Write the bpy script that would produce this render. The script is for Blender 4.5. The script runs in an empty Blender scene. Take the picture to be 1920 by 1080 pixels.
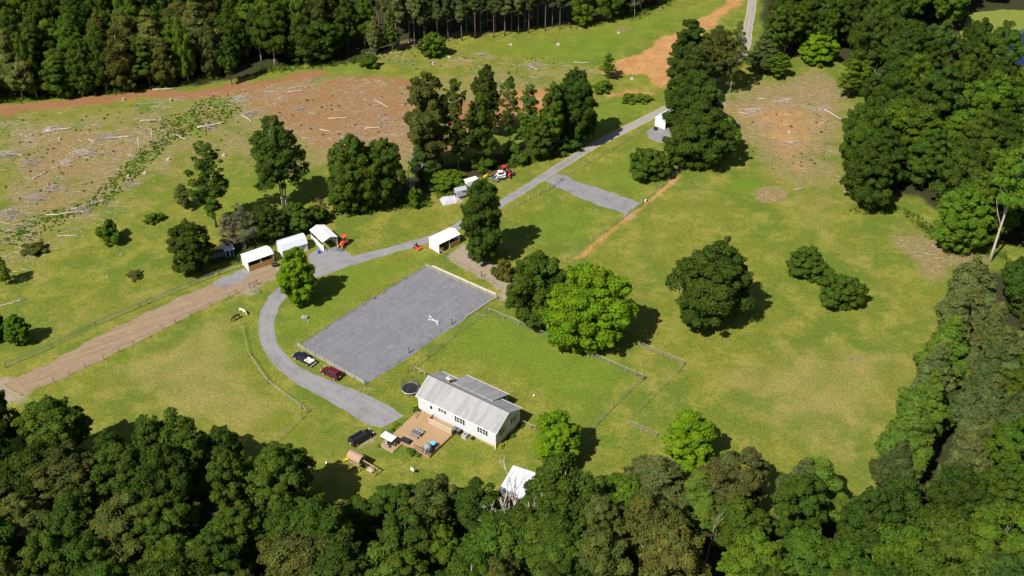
import bpy, bmesh, math, random
import numpy as np
from mathutils import Vector, Matrix
# ---------------------------------------------------------------- camera, sky, sun
sc = bpy.context.scene
COL = sc.collection
F, TH, CAMH = 2000.0, math.radians(36), 144.0
cam = bpy.data.objects.new('camera', bpy.data.cameras.new('camera'))
COL.objects.link(cam)
cam.location = (0, 0, CAMH)
cam.rotation_euler = (math.pi / 2 - TH, 0, 0)
cam.data.sensor_width = 36
cam.data.lens = 36 * F / 1920
cam.data.clip_end = 9000
cam.data.clip_start = 1
sc.camera = cam
SUN_EL, SUN_AZ = math.radians(50), math.radians(221)      # compass bearing of the sun, clockwise from +Y
w = bpy.data.worlds.new('World'); sc.world = w; w.use_nodes = True
nt = w.node_tree
sky = nt.nodes.new('ShaderNodeTexSky'); sky.sky_type = 'NISHITA'; sky.sun_disc = False
sky.sun_elevation = SUN_EL; sky.sun_rotation = SUN_AZ
nt.links.new(sky.outputs[0], nt.nodes['Background'].inputs[0])
nt.nodes['Background'].inputs[1].default_value = 0.055
sl = bpy.data.lights.new('sun', 'SUN'); sl.energy = 4.6; sl.angle = math.radians(0.5); sl.color = (1, .96, .89)
so = bpy.data.objects.new('sun', sl); COL.objects.link(so)
sd = Vector((math.sin(SUN_AZ) * math.cos(SUN_EL), math.cos(SUN_AZ) * math.cos(SUN_EL), math.sin(SUN_EL)))
so.rotation_euler = sd.to_track_quat('Z', 'Y').to_euler()
vs = sc.view_settings
vs.view_transform = 'Standard'; vs.look = 'None'; vs.exposure = 0.57; vs.gamma = 1; vs.use_curve_mapping = False
sc.cycles.max_bounces = 6; sc.cycles.transparent_max_bounces = 12
sc.cycles.diffuse_bounces = 4

random.seed(7)
rng = np.random.default_rng(7)

def G(px, py, z=0.0):
    """ground survey: the point at height z that the surveyed photo position stands for"""
    x = (px - 960) / F; y = (540 - py) / F
    d = (x, math.cos(TH) + y * math.sin(TH), -math.sin(TH) + y * math.cos(TH))
    t = (z - CAMH) / d[2]
    return (d[0] * t, d[1] * t)
def depth(X, Y, z=0.0):
    return Y * math.cos(TH) - (z - CAMH) * math.sin(TH)
def height_at(X, Y, ty):
    """height of a thing standing at X, Y whose top shows at row ty of the survey photo"""
    y = (540 - ty) / F
    k = (-math.sin(TH) + y * math.cos(TH)) / (math.cos(TH) + y * math.sin(TH))
    return CAMH + Y * k

# ---------------------------------------------------------------- materials
def newmat(name):
    m = bpy.data.materials.new(name); m.use_nodes = True
    return m, m.node_tree, m.node_tree.nodes['Principled BSDF']
def N(t, typ, **kw):
    n = t.nodes.new(typ)
    for k, v in kw.items(): setattr(n, k, v)
    return n
def noise(t, vec, scale, detail=3, rough=.55):
    n = N(t, 'ShaderNodeTexNoise'); n.inputs['Scale'].default_value = scale
    n.inputs['Detail'].default_value = detail; n.inputs['Roughness'].default_value = rough
    if vec is not None: t.links.new(vec, n.inputs['Vector'])
    return n.outputs['Fac']
def ramp(t, fac, lo, hi):
    n = N(t, 'ShaderNodeMapRange', interpolation_type='SMOOTHSTEP')
    n.inputs['From Min'].default_value = lo; n.inputs['From Max'].default_value = hi
    t.links.new(fac, n.inputs['Value']); return n.outputs[0]
def math_(t, op, a, b):
    n = N(t, 'ShaderNodeMath', operation=op)
    for i, x in enumerate((a, b)):
        if isinstance(x, (int, float)): n.inputs[i].default_value = x
        else: t.links.new(x, n.inputs[i])
    return n.outputs[0]
def mix(t, fac, a, b, blend='MIX'):
    n = N(t, 'ShaderNodeMix', data_type='RGBA', blend_type=blend)
    for s, x in ((0, fac), (6, a), (7, b)):
        if isinstance(x, (int, float)): n.inputs[s].default_value = x
        elif isinstance(x, tuple): n.inputs[s].default_value = (*x, 1)
        else: t.links.new(x, n.inputs[s])
    return n.outputs[2]
def bump(t, bs, h, strength, dist):
    b = N(t, 'ShaderNodeBump'); b.inputs['Strength'].default_value = strength; b.inputs['Distance'].default_value = dist
    t.links.new(h, b.inputs['Height']); t.links.new(b.outputs[0], bs.inputs['Normal'])
def simple(name, col, rough=.6, metal=0.0, var=.12, scale=3.0, spec=.4):
    """painted or bare surface with a little uneven colour and roughness"""
    m, t, b = newmat(name)
    geo = N(t, 'ShaderNodeTexCoord')
    n = noise(t, geo.outputs['Object'], scale, 4)
    c = mix(t, n, tuple(x * (1 - var) for x in col), tuple(min(1, x * (1 + var)) for x in col))
    t.links.new(c, b.inputs['Base Color'])
    b.inputs['Roughness'].default_value = rough; b.inputs['Metallic'].default_value = metal
    b.inputs['Specular IOR Level'].default_value = spec
    return m
M = {}
for nm, col, ro in (
    ('white_paint', (.80, .80, .79), .45), ('white_metal', (.82, .82, .82), .4), ('fence_white', (.50, .49, .46), .6), ('siding', (.70, .70, .69), .55),
    ('tan_block', (.48, .36, .22), .8), ('wood_fence', (.36, .29, .20), .85), ('wood_dark', (.13, .095, .065), .85),
    ('kick_wood', (.36, .20, .075), .8), ('deck_edge', (.34, .21, .12), .8), ('grey_wood', (.42, .35, .28), .85),
    ('black_cloth', (.018, .018, .02), .75), ('black_rubber', (.02, .02, .02), .8), ('dark_glass', (.018, .022, .026), .12),
    ('car_black', (.010, .010, .013), .22), ('car_red', (.10, .008, .014), .25), ('car_blue', (.012, .014, .035), .25),
    ('chrome', (.6, .6, .6), .25), ('tail_red', (.35, .012, .015), .3), ('lamp_clear', (.7, .72, .75), .15),
    ('orange_paint', (.65, .09, .03), .4), ('red_paint', (.50, .03, .05), .4), ('yellow_paint', (.75, .48, .02), .45),
    ('green_paint', (.03, .20, .06), .45), ('blue_plastic', (.03, .10, .42), .5), ('cyan_plastic', (.12, .45, .68), .5),
    ('grey_tarp', (.40, .40, .42), .6), ('grey_cover', (.25, .25, .26), .7), ('grey_dark', (.12, .12, .125), .6), ('steel', (.35, .35, .36), .4),
    ('shutter', (.045, .055, .06), .6), ('brick', (.34, .17, .11), .85), ('rock', (.26, .24, .22), .9),
    ('horse_brown', (.055, .030, .018), .7), ('horse_cream', (.62, .52, .38), .75), ('playwood', (.40, .27, .15), .8),
    ('playroof', (.36, .24, .15), .8), ('post_green', (.20, .25, .11), .7), ('rail_pale', (.40, .38, .29), .7),
    ('wire', (.22, .23, .19), .6), ('soil_inside', (.20, .15, .10), .95), ('cardboard', (.50, .36, .20), .85),
    ('pale_wood', (.55, .46, .34), .85), ('bark', (.16, .13, .10), .9), ('bark_pale', (.46, .41, .34), .85),
    ('bark_bleached', (.46, .41, .34), .9), ('bark_pine', (.17, .11, .08), .9), ('deadwood', (.33, .28, .24), .9), ('log_pale', (.44, .37, .31), .9),
    ('coop_grey', (.22, .25, .27), .6)):
    M[nm] = simple('mat_' + nm, col, ro)
M['white_metal'].node_tree.nodes['Principled BSDF'].inputs['Roughness'].default_value = .35

def corrugated(name, col, axis, period, rough=.35):
    m, t, b = newmat(name)
    tc = N(t, 'ShaderNodeTexCoord'); sp = N(t, 'ShaderNodeSeparateXYZ'); t.links.new(tc.outputs['Object'], sp.inputs[0])
    s = math_(t, 'SINE', math_(t, 'MULTIPLY', sp.outputs[axis], 2 * math.pi / period), 0)
    n = noise(t, tc.outputs['Object'], .8, 4)
    t.links.new(mix(t, n, tuple(c * .93 for c in col), col), b.inputs['Base Color'])
    b.inputs['Roughness'].default_value = rough
    bump(t, b, s, .5, .03)
    return m
M['roof_metal'] = corrugated('mat_roof_metal', (.86, .86, .87), 0, .45)
M['roof_metal_blue'] = corrugated('mat_roof_metal_bluish', (.62, .65, .72), 0, .45)
M['wall_metal'] = corrugated('mat_wall_metal', (.74, .74, .73), 0, .3)
def lap_siding(name, col):
    m, t, b = newmat(name)
    tc = N(t, 'ShaderNodeTexCoord'); sp = N(t, 'ShaderNodeSeparateXYZ'); t.links.new(tc.outputs['Object'], sp.inputs[0])
    f = math_(t, 'FRACT', math_(t, 'MULTIPLY', sp.outputs[2], 5.0), 0)
    n = noise(t, tc.outputs['Object'], 1.2, 5)
    c = mix(t, n, tuple(x * .9 for x in col), col)
    t.links.new(c, b.inputs['Base Color']); b.inputs['Roughness'].default_value = .55
    bump(t, b, f, .6, .02)
    return m
M['lap'] = lap_siding('mat_lap_siding', (.64, .655, .68))
def shingle():
    m, t, b = newmat('mat_shingle')
    tc = N(t, 'ShaderNodeTexCoord')
    mp = N(t, 'ShaderNodeMapping'); t.links.new(tc.outputs['Object'], mp.inputs[0]); mp.inputs['Scale'].default_value = (.9, .16, .16)
    streak = ramp(t, noise(t, mp.outputs[0], 1.0, 4, .6), .40, .62)
    big = noise(t, tc.outputs['Object'], .22, 3)
    fine = noise(t, tc.outputs['Object'], 9, 2)
    c = mix(t, big, (.300, .295, .298), (.258, .250, .252))
    c = mix(t, streak, c, (.205, .195, .196))
    c = mix(t, fine, c, mix(t, .5, c, (.42, .41, .40)))
    t.links.new(c, b.inputs['Base Color']); b.inputs['Roughness'].default_value = .9
    sp = N(t, 'ShaderNodeSeparateXYZ'); t.links.new(tc.outputs['Object'], sp.inputs[0])
    f = math_(t, 'FRACT', math_(t, 'MULTIPLY', sp.outputs[1], 5.5), 0)
    bump(t, b, math_(t, 'ADD', f, fine), .35, .02)
    return m
M['shingle'] = shingle()
def planks(name, a, c2, axis, per):
    m, t, b = newmat(name)
    tc = N(t, 'ShaderNodeTexCoord'); sp = N(t, 'ShaderNodeSeparateXYZ'); t.links.new(tc.outputs['Object'], sp.inputs[0])
    v = math_(t, 'MULTIPLY', sp.outputs[axis], 1 / per)
    fl = math_(t, 'FLOOR', v, 0); fr = math_(t, 'FRACT', v, 0)
    wn = N(t, 'ShaderNodeTexWhiteNoise', noise_dimensions='1D'); t.links.new(fl, wn.inputs['W'])
    n = noise(t, tc.outputs['Object'], .7, 4)
    c = mix(t, math_(t, 'ADD', math_(t, 'MULTIPLY', wn.outputs[0], .5), math_(t, 'MULTIPLY', n, .5)), a, c2)
    gap = ramp(t, fr, .0, .08)
    c = mix(t, gap, tuple(x * .35 for x in a), c)
    t.links.new(c, b.inputs['Base Color']); b.inputs['Roughness'].default_value = .8
    return m
M['deck'] = planks('mat_deck', (.31, .195, .098), (.39, .255, .135), 0, .14)
M['wood_panel'] = planks('mat_wood_panel', (.40, .31, .21), (.52, .42, .31), 2, .16)
M['kick_plank'] = planks('mat_kick_plank', (.33, .175, .06), (.46, .26, .10), 2, .2)

def leaf_mat(name, transl=.40, rough=.7):
    m, t, b = newmat(name)
    at = N(t, 'ShaderNodeAttribute', attribute_name='tone')
    oi = N(t, 'ShaderNodeObjectInfo')
    c = mix(t, 1.0, oi.outputs['Color'], at.outputs['Color'], 'MULTIPLY')
    t.links.new(c, b.inputs['Base Color'])
    b.inputs['Roughness'].default_value = rough; b.inputs['Specular IOR Level'].default_value = .08
    tr = N(t, 'ShaderNodeBsdfTranslucent')
    t.links.new(mix(t, 1.0, c, (1.35, 1.25, .35), 'MULTIPLY'), tr.inputs[0])
    ms = N(t, 'ShaderNodeMixShader'); ms.inputs[0].default_value = transl
    t.links.new(b.outputs[0], ms.inputs[1]); t.links.new(tr.outputs[0], ms.inputs[2])
    t.links.new(ms.outputs[0], t.nodes['Material Output'].inputs[0])
    return m
M['leaf'] = leaf_mat('mat_leaf'); M['needle'] = leaf_mat('mat_needle', .10, .6)

# ---------------------------------------------------------------- mesh helpers
def link(name, me, mats, parent=None):
    o = bpy.data.objects.new(name, me); COL.objects.link(o)
    for m in (mats if isinstance(mats, (list, tuple)) else [mats]): me.materials.append(m)
    if parent: o.parent = parent
    return o
class MB:
    def __init__(s): s.v = []; s.f = []
    def add(s, vs, fs):
        k = len(s.v); s.v += [tuple(v) for v in vs]; s.f += [tuple(i + k for i in f) for f in fs]; return s
    def box(s, c, d, rz=0, taper=1.0):
        x, y, z = (q / 2 for q in d); ca, sa = math.cos(rz), math.sin(rz); vs = []
        for sz in (-1, 1):
            k = taper if sz > 0 else 1
            for sx, sy in ((-1, -1), (1, -1), (1, 1), (-1, 1)):
                a, b = sx * x * k, sy * y * k
                vs.append((c[0] + a * ca - b * sa, c[1] + a * sa + b * ca, c[2] + sz * z))
        return s.add(vs, [(3, 2, 1, 0), (4, 5, 6, 7), (0, 1, 5, 4), (1, 2, 6, 5), (2, 3, 7, 6), (3, 0, 4, 7)])
    def beam(s, p, q, wd, h):
        p, q = Vector(p), Vector(q); d = (q - p).normalized()
        side = d.cross(Vector((0, 0, 1)))
        side = side.normalized() if side.length > 1e-3 else Vector((1, 0, 0))
        up = side.cross(d).normalized(); vs = []
        for e in (p, q):
            for a, b in ((-1, -1), (1, -1), (1, 1), (-1, 1)): vs.append(e + side * a * wd / 2 + up * b * h / 2)
        return s.add(vs, [(3, 2, 1, 0), (4, 5, 6, 7), (0, 1, 5, 4), (1, 2, 6, 5), (2, 3, 7, 6), (3, 0, 4, 7)])
    def tube(s, pts, rad, n=6):
        pts = [Vector(p) for p in pts]
        rad = rad if isinstance(rad, (list, tuple)) else [rad] * len(pts)
        vs = []; fs = []
        for i, p in enumerate(pts):
            d = (pts[min(i + 1, len(pts) - 1)] - pts[max(i - 1, 0)]).normalized()
            a = d.cross(Vector((.31, .17, .93))); a = a.normalized() if a.length > 1e-3 else Vector((1, 0, 0)); b = d.cross(a)
            for k in range(n):
                t = 2 * math.pi * k / n; vs.append(p + (a * math.cos(t) + b * math.sin(t)) * rad[i])
        for i in range(len(pts) - 1):
            for k in range(n):
                k2 = (k + 1) % n; fs.append((i * n + k, i * n + k2, (i + 1) * n + k2, (i + 1) * n + k))
        fs += [tuple(range(n - 1, -1, -1)), tuple(range((len(pts) - 1) * n, len(pts) * n))]
        return s.add(vs, fs)
    def lathe(s, c, prof, n=16, axis='z'):
        vs = []; fs = []
        for r, h in prof:
            for k in range(n):
                t = 2 * math.pi * k / n; a, b = r * math.cos(t), r * math.sin(t)
                vs.append((c[0] + a, c[1] + b, c[2] + h) if axis == 'z' else (c[0] + a, c[1] + h, c[2] + b))
        m = len(prof)
        for i in range(m - 1):
            for k in range(n):
                k2 = (k + 1) % n
                q = (i * n + k, i * n + k2, (i + 1) * n + k2, (i + 1) * n + k)
                fs.append(q if axis == 'z' else q[::-1])
        e0, e1 = tuple(range(n)), tuple(range((m - 1) * n, m * n))
        fs += [e0[::-1], e1] if axis == 'z' else [e0, e1[::-1]]
        return s.add(vs, fs)
    def slab(s, quad, th):
        """a flat polygon given thickness th along its normal (downwards or inwards)"""
        q = [Vector(p) for p in quad]; n = (q[1] - q[0]).cross(q[-1] - q[0]).normalized()
        k = len(q); vs = q + [p - n * th for p in q]
        return s.add(vs, [tuple(range(k)), tuple(range(2 * k - 1, k - 1, -1))] + [(i, i + k, (i + 1) % k + k, (i + 1) % k) for i in range(k)])
    def prism(s, prof, y0, y1):
        """x,z outline pushed along y"""
        k = len(prof); vs = [(x, y0, z) for x, z in prof] + [(x, y1, z) for x, z in prof]
        return s.add(vs, [tuple(range(k)), tuple(range(2 * k - 1, k - 1, -1))] + [(i, i + k, (i + 1) % k + k, (i + 1) % k) for i in range(k)])
    def mesh(s, name, bev=0, smooth=False, fix=True):
        me = bpy.data.meshes.new(name); me.from_pydata(s.v, [], s.f)
        if fix or bev:
            bm = bmesh.new(); bm.from_mesh(me)
            bmesh.ops.recalc_face_normals(bm, faces=bm.faces)
            if bev: bmesh.ops.bevel(bm, geom=list(bm.edges), offset=bev, segments=2, affect='EDGES', profile=.6)
            bm.to_mesh(me); bm.free()
        if smooth: me.polygons.foreach_set('use_smooth', [True] * len(me.polygons))
        me.update(); return me
    def build(s, name, mat, parent=None, bev=0, smooth=False, label=None):
        o = link(name, s.mesh(name, bev, smooth), mat, parent)
        if label: o['label'] = label
        return o
def thing(name, label, cat, loc=(0, 0, 0), rz=0, group=None):
    o = bpy.data.objects.new(name, None); COL.objects.link(o); o.empty_display_size = .3
    o.location = loc if len(loc) == 3 else (*loc, 0); o.rotation_euler = (0, 0, rz)
    o['label'] = label; o['category'] = cat
    if group: o['group'] = group
    return o
def tag(o, label, cat, group=None):
    o['label'] = label; o['category'] = cat
    if group: o['group'] = group
    return o
def copy_thing(o, loc, rz=None, label=None):
    c = o.copy(); COL.objects.link(c); c.location = loc if len(loc) == 3 else (*loc, 0)
    if rz is not None: c.rotation_euler = (0, 0, rz)
    if label: c['label'] = label
    for p in o.children:
        d = p.copy(); COL.objects.link(d); d.parent = c
        for q in p.children:
            e = q.copy(); COL.objects.link(e); e.parent = d
    return c

# ---------------------------------------------------------------- value noise on arrays
_tab = rng.random((256, 256))
def vnoise(x, y):
    xi = np.floor(x).astype(int); yi = np.floor(y).astype(int); u = x - xi; v = y - yi
    u = u * u * (3 - 2 * u); v = v * v * (3 - 2 * v)
    g = lambda a, b: _tab[a % 256, b % 256]
    return (g(xi, yi) * (1 - u) + g(xi + 1, yi) * u) * (1 - v) + (g(xi, yi + 1) * (1 - u) + g(xi + 1, yi + 1) * u) * v
def fbm(x, y, o=4):
    s = 0; a = .5; t = 0
    for i in range(o):
        s = s + a * vnoise(x + 17.3 * i, y + 9.1 * i); t += a; a *= .5; x = x * 2.03; y = y * 2.03
    return s / t
def poly_sd(X, Y, poly):
    """signed distance, positive inside"""
    P = np.array(poly, float); inside = np.zeros(X.shape, bool); d = np.full(X.shape, 1e9)
    for (x0, y0), (x1, y1) in zip(P, np.roll(P, -1, 0)):
        if y0 != y1:
            c = ((y0 > Y) != (y1 > Y)) & (X < (x1 - x0) * (Y - y0) / (y1 - y0) + x0); inside ^= c
        L2 = (x1 - x0) ** 2 + (y1 - y0) ** 2 + 1e-9
        t = np.clip(((X - x0) * (x1 - x0) + (Y - y0) * (y1 - y0)) / L2, 0, 1)
        d = np.minimum(d, np.hypot(X - x0 - t * (x1 - x0), Y - y0 - t * (y1 - y0)))
    return np.where(inside, d, -d)
def line_d(X, Y, pts):
    d = np.full(X.shape, 1e9)
    for (x0, y0), (x1, y1) in zip(pts, pts[1:]):
        L2 = (x1 - x0) ** 2 + (y1 - y0) ** 2 + 1e-9
        t = np.clip(((X - x0) * (x1 - x0) + (Y - y0) * (y1 - y0)) / L2, 0, 1)
        d = np.minimum(d, np.hypot(X - x0 - t * (x1 - x0), Y - y0 - t * (y1 - y0)))
    return d
# ---------------------------------------------------------------- ground sheet with worn, lush, dry and bare areas
gx = np.concatenate([[-4000, -2200, -1200, -700, -450, -330], np.arange(-260, 261, 1.0), [330, 450, 700, 1200, 2200, 4000]])
gy = np.concatenate([[-4000, -1500, -500, -100, 20], np.arange(80, 300, .8), np.arange(300, 441, 1.3), [480, 560, 700, 1000, 1600, 2600, 4500]])
GX, GY = np.meshgrid(gx, gy); ny, nx = GX.shape
WX = GX + 7 * (fbm(GX / 9, GY / 9) - .5); WY = GY + 7 * (fbm(GX / 9 + 50, GY / 9 + 31) - .5)
W2X = GX + 2.2 * (fbm(GX / 3, GY / 3) - .5); W2Y = GY + 2.2 * (fbm(GX / 3 + 50, GY / 3 + 31) - .5)
ch = {k: np.zeros(GX.shape) for k in ('soil', 'slash', 'lush', 'dry', 'litter', 'worn')}
def area(c, px, soft, amt=1.0, fine=False):
    g = [G(*p) for p in px]; sdv = poly_sd(W2X if fine else WX, W2Y if fine else WY, g)
    t = np.clip(sdv / soft * .5 + .5, 0, 1); t = t * t * (3 - 2 * t)
    ch[c] = np.maximum(ch[c], amt * t)
def streak(c, px, half, soft, amt=1.0):
    g = [G(*p) for p in px]; sdv = half - line_d(W2X, W2Y, g)
    t = np.clip(sdv / soft * .5 + .5, 0, 1); ch[c] = np.maximum(ch[c], amt * t * t * (3 - 2 * t))
def spot(c, p, rx, ry, amt=1.0, soft=.5):
    area(c, [(p[0] + rx * math.cos(a), p[1] + ry * math.sin(a)) for a in np.linspace(0, 6.28, 13)[:-1]], soft * 3, amt, True)
# red and orange subsoil
area('soil', [(1118, 135), (1180, 108), (1255, 62), (1270, 75), (1262, 145), (1240, 162), (1205, 140), (1150, 148)], 3)
area('soil', [(1255, 62), (1300, 40), (1330, 25), (1345, 45), (1290, 80), (1265, 110)], 3, .85)
area('soil', [(1315, 38), (1345, 18), (1395, -20), (1420, -20), (1390, 10), (1340, 42)], 3, .9)
area('soil', [(0, 196), (130, 186), (250, 168), (400, 164), (500, 147), (600, 131), (630, 140), (480, 165), (440, 182), (250, 188), (130, 206), (0, 220)], 4, .95)
area('soil', [(600, 150), (700, 138), (800, 150), (790, 172), (700, 160), (610, 165)], 4, .7)
area('soil', [(850, 190), (1000, 165), (1062, 160), (1045, 205), (980, 235), (900, 245), (845, 240)], 4, .85)
area('soil', [(1110, 172), (1200, 165), (1245, 178), (1200, 186), (1130, 184)], 3, .6)
area('soil', [(720, 250), (780, 240), (900, 240), (880, 300), (780, 300)], 5, .6)
streak('soil', [(1276, 328), (1205, 388), (1143, 436), (1082, 486)], .75, 1.6, .85)
area('soil', [(1078, 475), (1130, 440), (1195, 392), (1228, 368), (1220, 395), (1150, 450), (1100, 492)], 3, .55)
area('soil', [(1090, 490), (1130, 470), (1150, 500), (1110, 520)], 5, .4)
streak('soil', [(1128, 300), (1165, 275), (1188, 262)], .5, 1.6, .6)
for p, rx, ry, a in (((682, 722), 14, 5, .75), ((708, 742), 9, 4, .6), ((722, 750), 10, 4, .5), ((762, 666), 10, 5, .7), ((842, 612), 9, 4, .7),
                     ((640, 590), 10, 4, .55), ((705, 543), 18, 5, .6), ((940, 725), 16, 4, .45), ((955, 731), 8, 3, .4), ((778, 462), 16, 3, .6),
                     ((796, 457), 8, 3, .7), ((752, 476), 12, 3, .4), ((1180, 775), 22, 5, .35), ((570, 600), 8, 3, .35), ((615, 682), 12, 4, .5),
                     ((892, 585), 14, 6, .5), ((930, 572), 18, 8, .45), ((980, 650), 40, 7, .3), ((1060, 330), 12, 4, .3), ((870, 270), 30, 8, .5)):
    spot('soil', p, rx, ry, a)
area('soil', [(430, 170), (540, 150), (640, 145), (765, 150), (800, 170), (785, 235), (760, 290), (680, 296), (600, 290), (560, 262), (490, 235), (450, 205)], 10, .56)
area('soil', [(560, 262), (640, 300), (760, 296), (700, 330), (600, 320)], 7, .5)
area('soil', [(1350, 200), (1420, 180), (1500, 190), (1560, 230), (1540, 300), (1480, 320), (1425, 280)], 12, .54)
area('soil', [(1440, 250), (1500, 250), (1540, 320), (1500, 330), (1450, 300)], 6, .5)
area('soil', [(800, 100), (900, 110), (1000, 130), (900, 140), (780, 130)], 6, .35)
streak('soil', [(250, 380), (320, 335), (380, 308)], 1.1, 2.5, .6)
# pale brush and chip cover left by the logging
area('slash', [(430, 168), (540, 150), (640, 145), (765, 150), (800, 170), (790, 235), (770, 300), (680, 300), (600, 296), (560, 262), (480, 235), (445, 205)], 6)
area('slash', [(0, 228), (120, 232), (215, 228), (300, 212), (335, 248), (235, 305), (190, 372), (110, 400), (30, 440), (0, 470)], 7, .72)
area('slash', [(640, 90), (720, 95), (860, 85), (960, 100), (1030, 120), (1000, 140), (880, 130), (760, 130), (660, 120)], 6, .45)
area('slash', [(950, 120), (1050, 112), (1130, 125), (1150, 145), (1050, 150), (970, 140)], 5, .5)
area('slash', [(1345, 195), (1400, 168), (1480, 142), (1550, 130), (1600, 175), (1590, 240), (1545, 300), (1535, 335), (1480, 322), (1425, 285), (1372, 240)], 9, .92)
area('slash', [(1560, 290), (1640, 330), (1660, 390), (1600, 380), (1550, 340)], 5, .6)
area('slash', [(1655, 440), (1710, 428), (1790, 458), (1875, 488), (1870, 512), (1790, 505), (1745, 540), (1700, 480)], 4, .8)
area('slash', [(420, 300), (450, 262), (500, 250), (520, 290), (470, 300)], 5, .5)
streak('slash', [(60, 535), (110, 490), (165, 440), (205, 405)], .7, 1.6, .6)
streak('slash', [(150, 425), (230, 370), (330, 330)], 1.0, 2.5, .45)
area('slash', [(250, 375), (330, 325), (375, 310), (360, 335), (270, 385)], 4, .55)
spot('slash', (1446, 364), 34, 17, .9); spot('slash', (1607, 671), 24, 9, .7); spot('slash', (740, 268), 30, 14, .5); spot('slash', (1170, 55), 20, 8, .6)
area('slash', [(725, 100), (800, 88), (860, 72), (960, 60), (1000, 50), (1000, 35), (830, 45), (700, 70)], 4, .8)
area('slash', [(650, 125), (700, 105), (740, 98), (740, 115), (680, 130)], 4, .6)
area('slash', [(-40, 205), (130, 200), (300, 185), (450, 165), (640, 140), (800, 140), (900, 110), (1060, 130), (1130, 160), (900, 250), (780, 330), (560, 340), (420, 320), (300, 350), (170, 440), (60, 520), (-40, 520)], 14, .60)
area('slash', [(1320, 190), (1400, 150), (1520, 130), (1620, 200), (1600, 330), (1560, 400), (1480, 350), (1380, 280)], 12, .74)
area('soil', [(200, 215), (320, 200), (440, 180), (470, 230), (420, 300), (300, 300), (230, 260)], 10, .36)
area('soil', [(0, 225), (200, 215), (320, 260), (180, 370), (0, 460)], 14, .42)
for p_, rx_, ry_ in (((470, 548), 16, 8), ((770, 697), 10, 5), ((1180, 404), 14, 8), ((948, 556), 24, 10), ((1206, 716), 10, 4), ((1282, 690), 12, 5), ((900, 590), 16, 5), ((690, 728), 20, 6), ((516, 840), 12, 5), ((840, 452), 14, 5)):
    spot('worn', p_, rx_, ry_, .62)
for ln_ in ([(1282, 690), (1400, 640), (1560, 640), (1700, 700)], [(1185, 405), (1300, 440), (1420, 500), (1600, 640)], [(1178, 800), (1300, 740), (1460, 720)], [(455, 600), (380, 640), (250, 740)], [(560, 780), (470, 790), (340, 720)], [(520, 590), (640, 545), (790, 500)], [(950, 545), (1040, 500), (1160, 420)], [(800, 700), (900, 650), (1090, 720), (1190, 720)]):
    streak('dry', ln_, .35, 1.2, .75)
# rank green growth
area('lush', [(310, 240), (350, 192), (425, 178), (442, 215), (365, 262), (255, 322), (195, 372), (150, 398), (195, 345)], 6)
area('lush', [(480, 150), (560, 133), (640, 125), (720, 118), (700, 132), (600, 142), (500, 162)], 4, .9)
area('lush', [(690, 112), (860, 84), (960, 70), (1070, 58), (1250, 18), (1340, 0), (1400, -30), (1340, 30), (1250, 62), (1160, 118), (1050, 122), (880, 96), (760, 110)], 9, .62)
area('lush', [(1060, 225), (1120, 180), (1200, 185), (1250, 190), (1120, 255), (1000, 310), (940, 330), (980, 250)], 5, .6)
area('lush', [(1050, 335), (1130, 300), (1200, 260), (1260, 280), (1260, 330), (1200, 380)], 7, .6)
area('lush', [(960, 400), (1030, 365), (1150, 405), (1080, 470), (960, 480)], 8, .65)
area('lush', [(1410, 40), (1395, 100), (1385, 125), (1370, 60)], 4, .7)
area('lush', [(1440, 150), (1480, 130), (1520, 150), (1470, 170)], 4, .5)
area('lush', [(620, 500), (800, 470), (900, 520), (800, 490), (600, 620), (530, 640), (520, 590)], 7, .75)
area('lush', [(800, 600), (920, 570), (1200, 700), (1100, 800), (960, 720), (830, 690)], 9, .72)
area('lush', [(470, 600), (500, 690), (600, 780), (580, 800), (480, 700)], 4, .55)
area('lush', [(30, 560), (140, 470), (250, 420), (300, 480), (200, 560)], 9, .3)
area('lush', [(1430, 440), (1560, 400), (1640, 520), (1560, 620), (1400, 520)], 12, .4)
area('lush', [(360, 400), (480, 340), (620, 330), (620, 400), (520, 420), (420, 440)], 6, .6)
for p, rx, ry, a in (((1400, 350), 40, 14, .8), ((1340, 370), 30, 10, .5), ((1530, 725), 20, 12, .7), ((1630, 725), 26, 14, .7), ((1600, 715), 20, 8, .6), ((1450, 500), 60, 14, .4),
                     ((1340, 880), 60, 20, .4), ((420, 650), 70, 24, .6), ((330, 690), 60, 14, .4), ((1500, 800), 50, 20, .35), ((700, 380), 40, 14, .3), ((60, 600), 60, 20, .3)):
    spot('lush', p, rx, ry, a)
for p, rx, ry, a in (((530, 172), 40, 10, .7), ((620, 190), 50, 12, .6), ((700, 175), 40, 9, .45), ((480, 250), 30, 10, .5), ((60, 270), 40, 12, .6), ((120, 320), 50, 14, .5), ((40, 350), 40, 14, .4), ((1470, 190), 30, 8, .5), ((1530, 270), 24, 8, .45), ((1430, 250), 20, 6, .4)):
    spot('lush', p, rx, ry, a)
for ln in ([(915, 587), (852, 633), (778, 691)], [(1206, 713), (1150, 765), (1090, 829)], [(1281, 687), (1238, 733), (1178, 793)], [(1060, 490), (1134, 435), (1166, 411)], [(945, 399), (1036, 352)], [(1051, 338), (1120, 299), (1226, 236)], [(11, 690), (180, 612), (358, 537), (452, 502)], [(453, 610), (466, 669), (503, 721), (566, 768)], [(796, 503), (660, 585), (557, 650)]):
    streak('lush', ln, .25, .9, .85)  # unmown strips along the fences, their colour also painting in the dark shadow line
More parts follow.
